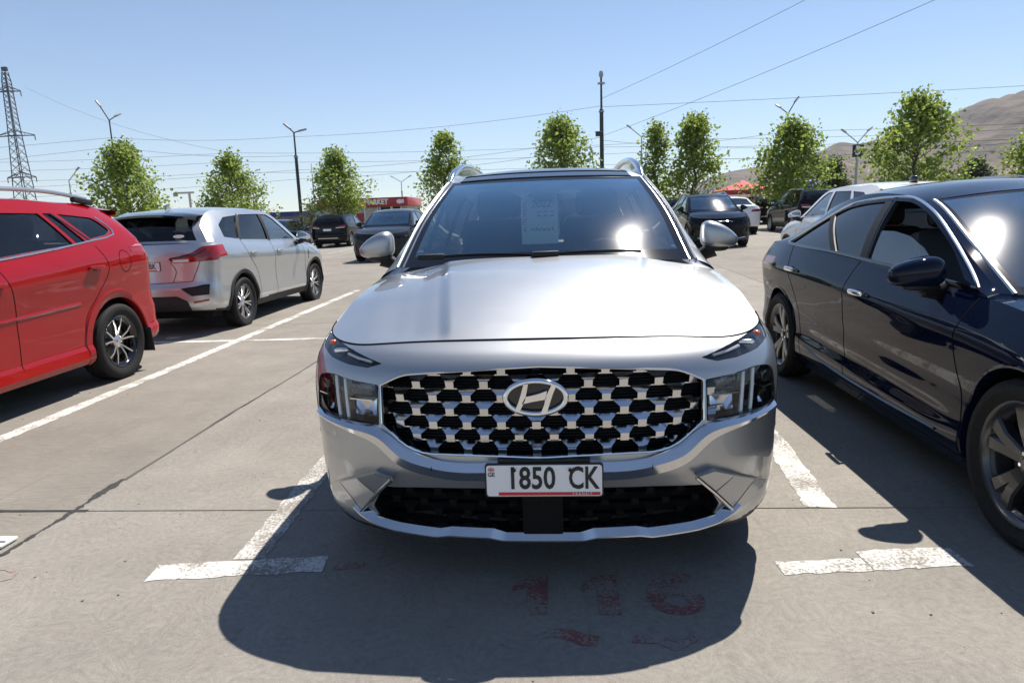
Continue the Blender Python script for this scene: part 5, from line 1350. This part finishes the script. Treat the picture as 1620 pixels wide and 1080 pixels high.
# ------------------------------------------------------------------ trees
def leaf_mat(name, c0, c1):
    m = bpy.data.materials.new(name); m.use_nodes = True; t = m.node_tree; b = t.nodes['Principled BSDF']; N = t.nodes.new
    tc = N('ShaderNodeTexCoord'); n = N('ShaderNodeTexNoise'); n.inputs['Scale'].default_value = 2.4; n.inputs['Detail'].default_value = 5; t.links.new(tc.outputs['Object'], n.inputs['Vector'])
    cr = N('ShaderNodeValToRGB'); cr.color_ramp.elements[0].position = .35; cr.color_ramp.elements[1].position = .68
    cr.color_ramp.elements[0].color = (*c0, 1); cr.color_ramp.elements[1].color = (*c1, 1); t.links.new(n.outputs['Fac'], cr.inputs[0])
    t.links.new(cr.outputs[0], b.inputs['Base Color']); b.inputs['Roughness'].default_value = .5
    tr = N('ShaderNodeBsdfTranslucent'); t.links.new(cr.outputs[0], tr.inputs[0])
    g = N('ShaderNodeGamma'); g.inputs[1].default_value = .8; t.links.new(cr.outputs[0], g.inputs[0]); t.links.new(g.outputs[0], tr.inputs[0])
    mx = N('ShaderNodeMixShader'); mx.inputs[0].default_value = .5; t.links.new(b.outputs[0], mx.inputs[1]); t.links.new(tr.outputs[0], mx.inputs[2]); t.links.new(mx.outputs[0], t.nodes['Material Output'].inputs[0])
    return m
LEAF = leaf_mat('plane_leaf', (.13, .20, .028), (.31, .40, .06)); LEAFD = leaf_mat('dark_leaf', (.02, .04, .01), (.045, .07, .018)); LEAFO = leaf_mat('olive_leaf', (.09, .11, .045), (.17, .18, .08))
BARK = pbr('bark', (.12, .10, .08), .9, bump=.5, bscale=12, var=.4)
def tree(name, label, x, y, top, half, base=1.5, leaf=LEAF, tips=120, per=44, group='young plane trees round the car park', size=.145, lobes=((0, 0, 1.),), spread=.26, shape=.52):
    r = random.Random(int(x*100)+int(y)); z0 = gh(x, y); top -= z0
    root = tag(empty(name, (x, y, z0)), label, 'tree', group)
    tb = bmesh.new(); lb = bmesh.new()
    def env(z): # half width of the crown at height z
        t = (z-base)/(top-base); return half*1.12*max(.06, (math.sin(math.pi*min(1, max(0, t))**shape))**.8*(1.08-.28*t))
    trunk = [(r.gauss(0, .03)*k, r.gauss(0, .03)*k, top*.92*k/8-.05) for k in range(9)]
    add_tube(tb, trunk, [.085*(1-k/9.5)+.012 for k in range(9)], 7)
    V = []; Fc = []
    for k in range(tips):
        t = r.random()**.8; z = base+(top-base)*(.02+.94*t); a = r.random()*2*math.pi; e = env(z)*r.uniform(.12, 1.)**.5*(1+.16*math.sin(a*3+x)+.10*r.gauss(0, 1))
        p = Vector((math.cos(a)*e, math.sin(a)*e, z)); zs = max(base*.65, z-e*r.uniform(.5, 1.1)); s_ = Vector((trunk[4][0]*.5, trunk[4][1]*.5, zs))
        mid = s_.lerp(p, .5)+Vector((0, 0, -.06*e)); add_tube(tb, [s_, mid, p], [.022, .014, .005], 4, caps=False)
        n = int(per*r.uniform(.6, 1.3))
        for q in range(n):
            u = r.random(); c = s_.lerp(p, .5+.55*u**.6)+Vector((r.gauss(0, spread), r.gauss(0, spread), r.gauss(0, spread*.8)))
            if c.z < base*.8: continue
            d = Vector((r.gauss(0, 1), r.gauss(0, 1), r.gauss(-.35, .7))).normalized(); w = d.cross(Vector((r.gauss(0, 1), r.gauss(0, 1), r.gauss(0, 1)))).normalized(); L_ = size*r.uniform(.6, 1.35); i = len(V)
            nn = d.cross(w)*L_*.18
            V += [c, c+d*L_*.45+w*L_*.5+nn, c+d*L_*1.1, c+d*L_*.45-w*L_*.5+nn]; Fc.append((i, i+1, i+2, i+3))
    bmesh.ops.recalc_face_normals(tb, faces=tb.faces[:]); obj('trunk', tb, BARK, root, angle=60)
    lb.free(); me = bpy.data.meshes.new('crown'); me.from_pydata([tuple(v) for v in V], [], Fc); link('crown', me, root, leaf)
    return root
tree('plane_tree', 'leafy young tree at the left, in front of the street lamp beside the pylon', -21.7, 34, 5.73, 2.15, 1.3, tips=135)
tree('plane_tree', 'leafy young tree standing behind the roof of the small silver SUV', -19.1, 40, 5.5, 1.95, 1.5)
tree('plane_tree', 'leafy young tree hiding the left end of the red market sign', -12.75, 40, 5.4, 1.85, 1.7)
tree('plane_tree', 'narrow young tree rising by the left roof rail of the silver SUV', -6.3, 40, 6.1, 1.65, 1.4, tips=85)
tree('plane_tree', 'broad young tree rising behind the middle of the silver SUV roof', .28, 36, 6.2, 2.15, 1.4, tips=135)
tree('plane_tree', 'slim left half of the paired trees behind the black crossover', 5.4, 38.6, 6.05, 1.0, 1.2, tips=60, per=50)
tree('plane_tree', 'fuller right half of the paired trees behind the black crossover', 7.35, 38, 6.2, 1.75, 1.2, tips=135)
tree('plane_tree', 'young tree standing right of the red canopy, below the twin-armed lamp', 11.2, 34, 5.3, 1.95, 1.2, tips=135)
tree('plane_tree', 'largest tree of the row, standing against the brown hillside', 14.8, 30, 5.6, 2.2, 1.3, tips=135)
tree('plane_tree', 'tree cut off by the right edge, before the hill', 19.6, 30, 4.15, 1.5, 1.2, tips=70)
tree('round_shrub_tree', 'small dark round tree left of the large tree against the hill', 15.0, 39, 3.7, .9, .6, LEAFD, 60, 70, 'dark trees', .10, spread=.2)
tree('olive_bush', 'pale olive bush between the lamp post and the black SUV', -14.9, 41.5, 2.5, .85, .15, LEAFO, 50, 60, 'bushes', .07, spread=.15, shape=.8)
tree('dark_tree', 'far dark tree at the foot of the hill, right edge', 60, 105, 7.0, 2.6, .6, LEAFD, 60, 50, 'dark trees', .35, spread=.5)
for i, (x, y, t) in enumerate(((-27.5, 60, 2.9), (28, 70, 3.4))):
    tree('far_bush', ['low far bush behind the left tree', 'low far bush at the foot of the hill'][i], x, y, t, 1.4, .1, LEAFD, 40, 50, 'bushes', .16, spread=.3)

# ------------------------------------------------------------------ lamp posts, wires, pylon
STEEL = pbr('weathered_steel', (.075, .08, .09), .55, metal=.4, var=.3, bscale=3); GALV = pbr('galvanised_steel', (.32, .34, .36), .5, metal=.6); WIRE = pbr('cable_black', (.03, .03, .035), .6); LAMPG = pbr('lamp_grey', (.38, .39, .40), .5)
def lamp_post(label, x, y, H_, arms, rr=.09, m=None, box=False, sign=None, head=True):
    m = m or STEEL; z0 = gh(x, y); root = tag(empty('lamp_post', (x, y, z0)), label, 'lamp post', 'lamp posts'); H_ -= z0
    bm = bmesh.new(); add_tube(bm, [(0, 0, -.05), (0, 0, H_*.80), (0, 0, H_*.805), (0, 0, H_)], [rr, rr*.85, rr*.5, rr*.42], 10); pole = obj('pole', bm, m, root)
    bm = bmesh.new(); add_lathe(bm, [(rr*1.0, H_*.80-.15), (rr*1.25, H_*.80-.14), (rr*1.25, H_*.80-.08), (rr*1.0, H_*.80-.07)], 10, axis='Z'); obj('collar', bm, GALV, pole)
    for dx, dz, dy in arms:
        bm = bmesh.new(); add_tube(bm, [(0, 0, H_-.05), (dx*.15, dy*.15, H_+dz*.12), (dx, dy, H_+dz)], rr*.36, 6); a = obj('lamp_arm', bm, m, root)
        if head:
            bm = bmesh.new(); d = Vector((dx, dy, dz)).normalized(); L_ = rr*2.3
            add_box(bm, Vector((dx, dy, H_+dz))+d*L_*.9, (L_*2, rr*2.0, rr*1.1), rz=math.atan2(dy, dx), ry=-math.atan2(dz, math.hypot(dx, dy))*.9, bev=rr*.3); obj('lamp_head', bm, LAMPG, a)
    if box:
        bm = bmesh.new(); add_box(bm, (-.18, -.1, 5.05), (.28, .22, .2), bev=.03); b = obj('camera_box', bm, STEEL, root)
        bm = bmesh.new(); add_box(bm, (-.17, -.12, 5.17), (.34, .3, .035)); obj('camera_hood', bm, GALV, b)
        bm = bmesh.new(); add_lathe(bm, [(.02, H_), (.10, H_+.02), (.12, H_+.16), (.07, H_+.30), (.02, H_+.31)], 10, axis='Z'); add_box(bm, (0, 0, H_-.3), (.36, .2, .08)); obj('floodlight', bm, LAMPG, root)
    if sign:
        bm = bmesh.new(); add_box(bm, (0, -rr-.03, sign[0]), (.9, .04, 1.0), bev=.01); s_ = obj('sign_board', bm, pbr('sign_dark', (.012, .016, .03), .5), root)
        text_mesh('sign_number', sign[1], 1.0, M['plate'], s_, (0, -rr-.055, sign[0]), ext=.004, offset=.02)
    return root
lamp_post('street lamp with two raised arms above the leftmost tree', -24.7, 38, 7.35, [(-.42, .75, 0), (.14, .25, .4)], .085)
lamp_post('plain lamp post with a short arm between the two trees on the left', -15.78, 42, 6.75, [(-.22, .22, 0), (.25, .10, .2)], .11)
lamp_post('tall post with floodlight and camera box behind the silver SUV roof', 2.42, 37, 8.15, [], .12, box=True)
lamp_post('twin-armed street lamp above the tree right of the red canopy', 11.5, 36, 5.85, [(.30, .5, 0), (-.24, .36, .5)], .075)
lamp_post('far grey street lamp left of the paired trees', 8.97, 75, 9.0, [(-1.1, .9, 0), (.7, .3, .6)], .13, GALV)
lamp_post('tiny far street lamp above the red market', -24.7, 110, 7.2, [(-1.2, .7, 0), (1.2, .7, 0)], .13, GALV)
lamp_post('small far street lamp left of the leftmost tree', -65.4, 90, 8.0, [(1.3, 1.3, 0)], .15, GALV)
lamp_post('far lamp post carrying a dark board with the number 3', 24.8, 60, 6.3, [(-1., .8, 0), (.9, .9, .3)], .11, GALV, sign=(4.9, '3'))
lamp_post('thin bare post rising behind the tree beside the market', -19.5, 55, 6.0, [], .05, GALV, head=False)
def wire(label, pts, sag=.25, r=.008):
    bm = bmesh.new(); P = []
    for a, b in zip(pts, pts[1:]):
        a, b = np.array(a, float), np.array(b, float)
        for t in np.linspace(0, 1, 16)[(1 if P else 0):]: P.append(a+(b-a)*t-np.array([0, 0, 4*sag*t*(1-t)]))
    add_tube(bm, P, r, 5); return tag(obj('overhead_wire', bm, WIRE), label, 'wire', 'overhead wires')
A_, B_, C_, D_ = (-24.7, 38), (-15.78, 42), (2.42, 37), (11.5, 36)
wire('upper wire slung from the left street lamp across to the post by the market', [(-60, 40, 6.0), (*A_, 6.4), (*B_, 6.55)], .2)
wire('lower wire slung from the left street lamp across to the post by the market', [(-60, 41, 5.0), (*A_, 5.9), (*B_, 5.4)], .25, .008)
wire('wire rising from the post by the market to the tall floodlight post', [(*B_, 6.5), (*C_, 6.75)], .25)
wire('steep wire running from the floodlight post up to the top right corner', [(*C_, 7.1), (11.6, 22, 9.2), (13.2, 12, 9.0)], .15)
wire('lower rising wire from the floodlight post to the right edge', [(*C_, 5.25), (12.0, 20, 7.3), (15.2, 10, 7.9)], .15)
wire('level wire running from the floodlight post over the trees to the right', [(*C_, 6.7), (40, 34, 6.6)], .1, .009)
wire('wire between floodlight post and twin-armed lamp', [(*C_, 4.7), (*D_, 5.0), (34, 33, 4.9)], .2)
wire('lower wire between floodlight post and twin-armed lamp', [(*C_, 5.05), (*D_, 4.35), (34, 34, 4.2)], .2, .008)
wire('wire below the level one, left of the floodlight post', [(-60, 46, 4.6), (*B_, 4.55), (*C_, 5.2)], .3, .008)
wire('lowest near wire crossing behind the trees', [(-60, 47, 3.9), (*B_, 4.0), (*C_, 4.75)], .3, .008)
for i, z in enumerate((11.2, 10.0, 8.6)):
    wire(['highest of three far wires crossing behind all the trees', 'middle of three far wires crossing behind all the trees', 'lowest of three far wires crossing behind all the trees'][i], [(-110, 92, z+1.), (-45, 95, z), (20, 95, z-.8), (80, 95, z-.6)], .6, .018)
wire('slanting far wire beside the pylon', [(-108, 140, 30.5), (-44, 95, 11)], 1.5, .018)
wire('dark far wire in front of the hill', [(14, 85, 7.4), (40, 85, 7.2), (85, 85, 9.6)], .4, .022)
def pylon():
    root = tag(empty('power_pylon', (-120, 150, 0)), 'tall steel lattice pylon at the left edge', 'pylon')
    LAT = pbr('lattice_steel', (.10, .11, .13), .5, metal=.5)
    lv = [(z_, w_*.76) for z_, w_ in ((0, 2.3), (5, 2.05), (9, 1.9), (13, 1.7), (16.5, 1.5), (20, 1.3), (23, 1.15), (26, 1.0), (29, .92), (31.5, .85), (34, .78), (36, .5))]
    for sx in (-1, 1):
        for sy in (-1, 1):
            bm = bmesh.new(); add_tube(bm, [(sx*w, sy*w, z) for z, w in lv], .11, 5); obj('leg', bm, LAT, root)
    bm = bmesh.new()
    for (z0, w0), (z1, w1) in zip(lv, lv[1:]):
        n = max(1, round((z1-z0)/(w0*1.5)))
        for k in range(n):
            a, b = k/n, (k+1)/n; za, zb = z0+(z1-z0)*a, z0+(z1-z0)*b; wa, wb = w0+(w1-w0)*a, w0+(w1-w0)*b
            for s_ in (-1, 1):
                for u, v in ((1, -1), (-1, 1)):
                    add_tube(bm, [(u*wa, s_*wa, za), (v*wb, s_*wb, zb)], .06, 4); add_tube(bm, [(s_*wa, u*wa, za), (s_*wb, v*wb, zb)], .06, 4)
    tag(obj('bracing', bm, LAT, root), kind='stuff')
    for z, hw in ((32, 2.9), (22.6, 4.6), (13.6, 3.4)):
        bm = bmesh.new()
        for s_ in (-1, 1):
            for yy in (-.6, .6): add_tube(bm, [(0, yy, z), (s_*hw, 0, z-.15)], .09, 4); add_tube(bm, [(0, yy, z+1.1), (s_*hw, 0, z-.05)], .08, 4)
            add_tube(bm, [(s_*hw*.5, 0, z-.1), (s_*hw*.5, 0, z+.55)], .05, 4)
        obj('cross_arm', bm, LAT, root)
        for s_ in (-1, 1):
            bm = bmesh.new(); add_tube(bm, [(s_*hw, 0, z-.15), (s_*hw, 0, z-1.2)], .10, 5); obj('insulator', bm, LAT, root)
    bm = bmesh.new(); add_box(bm, (0, 0, 36.6), (1.3, .5, .9), bev=.1); obj('top_fitting', bm, LAT, root)
pylon()

# ------------------------------------------------------------------ market hut, canopies, crane, far sheds
def market():
    x0, x1, y = -21.5, -13.5, 62; z0 = gh(-17, 60); root = tag(empty('market_hut', (0, 0, 0)), 'low red market building with a white lettered sign behind the trees', 'shop')
    RED_ = pbr('sign_red', (.42, .014, .02), .45, coat=.3, var=.15, bscale=1.2); WALL = pbr('hut_panel', (.52, .50, .46), .7, var=.2, bscale=2.); GLS = pbr('shop_glass', (.02, .025, .03), .08)
    bm = bmesh.new(); add_box(bm, ((x0+x1)/2, y+3, z0+1.15), (x1-x0, 6, 2.4), bev=.02); obj('wall', bm, WALL, root)
    bm = bmesh.new(); add_box(bm, ((x0+x1)/2, y+2.85, z0+2.66), (x1-x0+.3, 6.5, .80), bev=.05); f = obj('sign_fascia', bm, RED_, root)
    text_mesh('sign_lettering', 'I MARKET', .62, M['plate'], f, (-16.35, y-.42, z0+2.66), ext=.01, offset=.03, sx=.92)
    bm = bmesh.new(); add_super(bm, (-14.05, y-.40, z0+2.66), (.30, .02, .20), 1, 1, 14, 6); add_box(bm, (-13.75, y-.41, z0+2.68), (.16, .02, .34)); obj('sign_picture', bm, M['plate'], f)
    for a, b, m in ((-17.4, -16.2, WALL), (-15.95, -14.95, GLS), (-14.85, -14.05, GLS)):
        bm = bmesh.new(); add_box(bm, ((a+b)/2, y-.03, z0+1.35), (b-a, .08, 1.7)); w = obj('window', bm, m, root)
        bm = bmesh.new()
        for xx in (a, b): add_box(bm, (xx, y-.05, z0+1.3), (.09, .12, 1.9))
        obj('window_frame', bm, M['plate'], w)
    bm = bmesh.new(); add_box(bm, (-18.3, y-.05, z0+.95), (1.6, .1, 1.6), bev=.02); obj('red_panel', bm, RED_, root)
market()
def canopy(name, label, x, y, w, d, h0, h1, m):
    z0 = gh(x, y); root = tag(empty(name, (x, y, z0)), label, 'canopy'); bm = bmesh.new(); n = 10; rows = []
    for i in range(n+1):
        for_ = []; v = -1+2*i/n
        for j in range(n+1):
            u = -1+2*j/n; t = max(abs(u), abs(v)); for_.append((u*w/2, v*d/2, h0+(h1-h0)*(1-t)**1.15))
        rows.append(for_)
    add_grid(bm, np.array(rows))
    for s_ in (-1, 1):
        add_grid(bm, np.array([[(u*w/2, s_*d/2, h0), (u*w/2, s_*d/2, h0-.22)] for u in np.linspace(-1, 1, 5)])); add_grid(bm, np.array([[(s_*w/2, u*d/2, h0), (s_*w/2, u*d/2, h0-.22)] for u in np.linspace(-1, 1, 5)]))
    obj('canopy_cloth', bm, m, root)
    for sx in (-1, 1):
        for sy in (-1, 1):
            b = bmesh.new(); add_tube(b, [(sx*w*.48, sy*d*.48, 0), (sx*w*.48, sy*d*.48, h0)], .03, 6); obj('canopy_pole', b, GALV, root)
canopy('red_canopy', 'faded red pitched canopy behind the black crossover', 11.2, 43, 3.0, 3.0, 1.95, 2.55, pbr('red_cloth', (.55, .075, .085), .8))
canopy('blue_canopy', 'bright blue canopy showing above the black SUV roof', 15.4, 43, 2.4, 2.4, 2.0, 2.5, pbr('blue_cloth', (.03, .12, .50), .7))
def shed(name, label, x, y, w, d, h, m, m2):
    z0 = gh(x, y); root = tag(empty(name, (x, y, z0)), label, 'building'); bm = bmesh.new(); add_box(bm, (0, d/2, h*.42), (w, d, h*.84), bev=.03); obj('wall', bm, m, root)
    bm = bmesh.new(); add_prism(bm, [(-w/2-.2, h*.82), (w/2+.2, h*.82), (w/2-.1, h), (-w/2+.1, h)], -.3, d+.3); obj('roof', bm, m2, root)
    for k in range(3):
        bm = bmesh.new(); add_box(bm, (-w*.3+k*w*.3, -.02, h*.45), (w*.16, .06, h*.3)); obj('window', bm, pbr('far_glass', (.03, .035, .04), .1) if k == 0 else bpy.data.materials['far_glass'], root)
shed('blue_roofed_shed', 'low shed with a blue roof left of the lamp post by the market', -25.6, 64, 5.0, 4, 2.2, pbr('shed_wall', (.30, .30, .32), .8), pbr('blue_roof', (.03, .07, .28), .5, var=.3, bscale=2))
shed('far_white_shed', 'far white shed with a red end at the foot of the hill', 62, 100, 6, 4, 3.2, pbr('shed_white', (.6, .6, .6), .7), pbr('shed_roof', (.5, .5, .52), .6))
def crane():
    root = tag(empty('tower_crane', (-141.4, 260, 0)), 'tiny far tower crane above the small silver SUV', 'crane'); Y_ = pbr('crane_paint', (.55, .50, .42), .6)
    bm = bmesh.new(); add_tube(bm, [(0, 0, 0), (0, 0, 14.5)], .5, 4); obj('mast', bm, Y_, root)
    bm = bmesh.new(); add_box(bm, (-2.0, 0, 14.2), (8, .6, .7)); obj('jib', bm, Y_, root)
    bm = bmesh.new(); add_box(bm, (-5.5, 0, 13.6), (1.6, .8, 1.4), bev=.1); obj('counterweight', bm, LAMPG, root)
crane()

# ------------------------------------------------------------------ hills
def hills():
    prof = pchip([(.12, 0), (.17, 40), (.205, 80), (.235, 100), (.28, 114), (.325, 128), (.364, 150), (.389, 172), (.415, 164), (.447, 180), (.53, 215), (.58, 226), (.625, 243), (.75, 300), (.95, 330), (1.3, 260), (1.8, 120), (2.4, 0)])
    def fbm(x, y, s):
        r = np.random.RandomState(int(s)); o = 0; a = 1
        for k in range(5):
            ph = r.rand(6)*6.28; f = .0042*2**k
            o = o+a*(np.sin(x*f+ph[0]+1.7*np.sin(y*f*.7+ph[1]))*np.sin(y*f*.9+ph[2]+1.3*np.sin(x*f*.6+ph[3]))); a *= .52
        return o
    A = np.linspace(.12, 2.4, 420); D = np.linspace(0, 1, 60)
    P = np.zeros((len(D), len(A), 3))
    for i, t in enumerate(D):
        d = 950+1500*t; x = A*d; y = np.full_like(A, d); h = prof(A)*d/2000
        rise = sstep(0, .70, t)*(1-.25*sstep(.75, 1, t))
        z = h*rise*(1+.30*fbm(x, y, 3)*(1-sstep(.45, .7, t)*.9))-6*(t < .02)
        P[i] = np.stack([x, y, z], 1)
    bm = bmesh.new(); add_grid(bm, P); bmesh.ops.recalc_face_normals(bm, faces=bm.faces[:])
    m, t_, b = mat('dry_hillside'); N = t_.nodes.new; tc = N('ShaderNodeTexCoord')
    n = N('ShaderNodeTexNoise'); n.inputs['Scale'].default_value = .009; n.inputs['Detail'].default_value = 9; n.inputs['Roughness'].default_value = .65; t_.links.new(tc.outputs['Object'], n.inputs['Vector'])
    cr = N('ShaderNodeValToRGB'); e = cr.color_ramp.elements; e[0].position = .36; e[0].color = (.042, .032, .026, 1); e[1].position = .66; e[1].color = (.15, .105, .068, 1); t_.links.new(n.outputs['Fac'], cr.inputs[0]); t_.links.new(cr.outputs[0], b.inputs['Base Color']); b.inputs['Roughness'].default_value = .95
    n2 = N('ShaderNodeTexNoise'); n2.inputs['Scale'].default_value = .012; n2.inputs['Detail'].default_value = 10; t_.links.new(tc.outputs['Object'], n2.inputs['Vector'])
    bp = N('ShaderNodeBump'); bp.inputs['Strength'].default_value = 1.; bp.inputs['Distance'].default_value = 25.; t_.links.new(n2.outputs['Fac'], bp.inputs['Height']); t_.links.new(bp.outputs[0], b.inputs['Normal'])
    o = obj('hills', bm, m, angle=80); o['kind'] = 'structure'
hills()

# ------------------------------------------------------------------ summer haze over the plain
def haze():
    bm = bmesh.new(); add_box(bm, (0, 2000, 249), (9000, 8000, 502)); o = obj('haze', bm, None, flat=True)
    m = bpy.data.materials.new('haze_air'); m.use_nodes = True; t = m.node_tree; t.nodes.remove(t.nodes['Principled BSDF'])
    v = t.nodes.new('ShaderNodeVolumePrincipled'); v.inputs['Color'].default_value = (.86, .92, 1., 1); v.inputs['Density'].default_value = .00011; v.inputs['Anisotropy'].default_value = .0
    t.links.new(v.outputs[0], t.nodes['Material Output'].inputs['Volume']); o.data.materials.append(m); tag(o, 'thin summer haze over the plain', 'haze', kind='stuff')
haze()
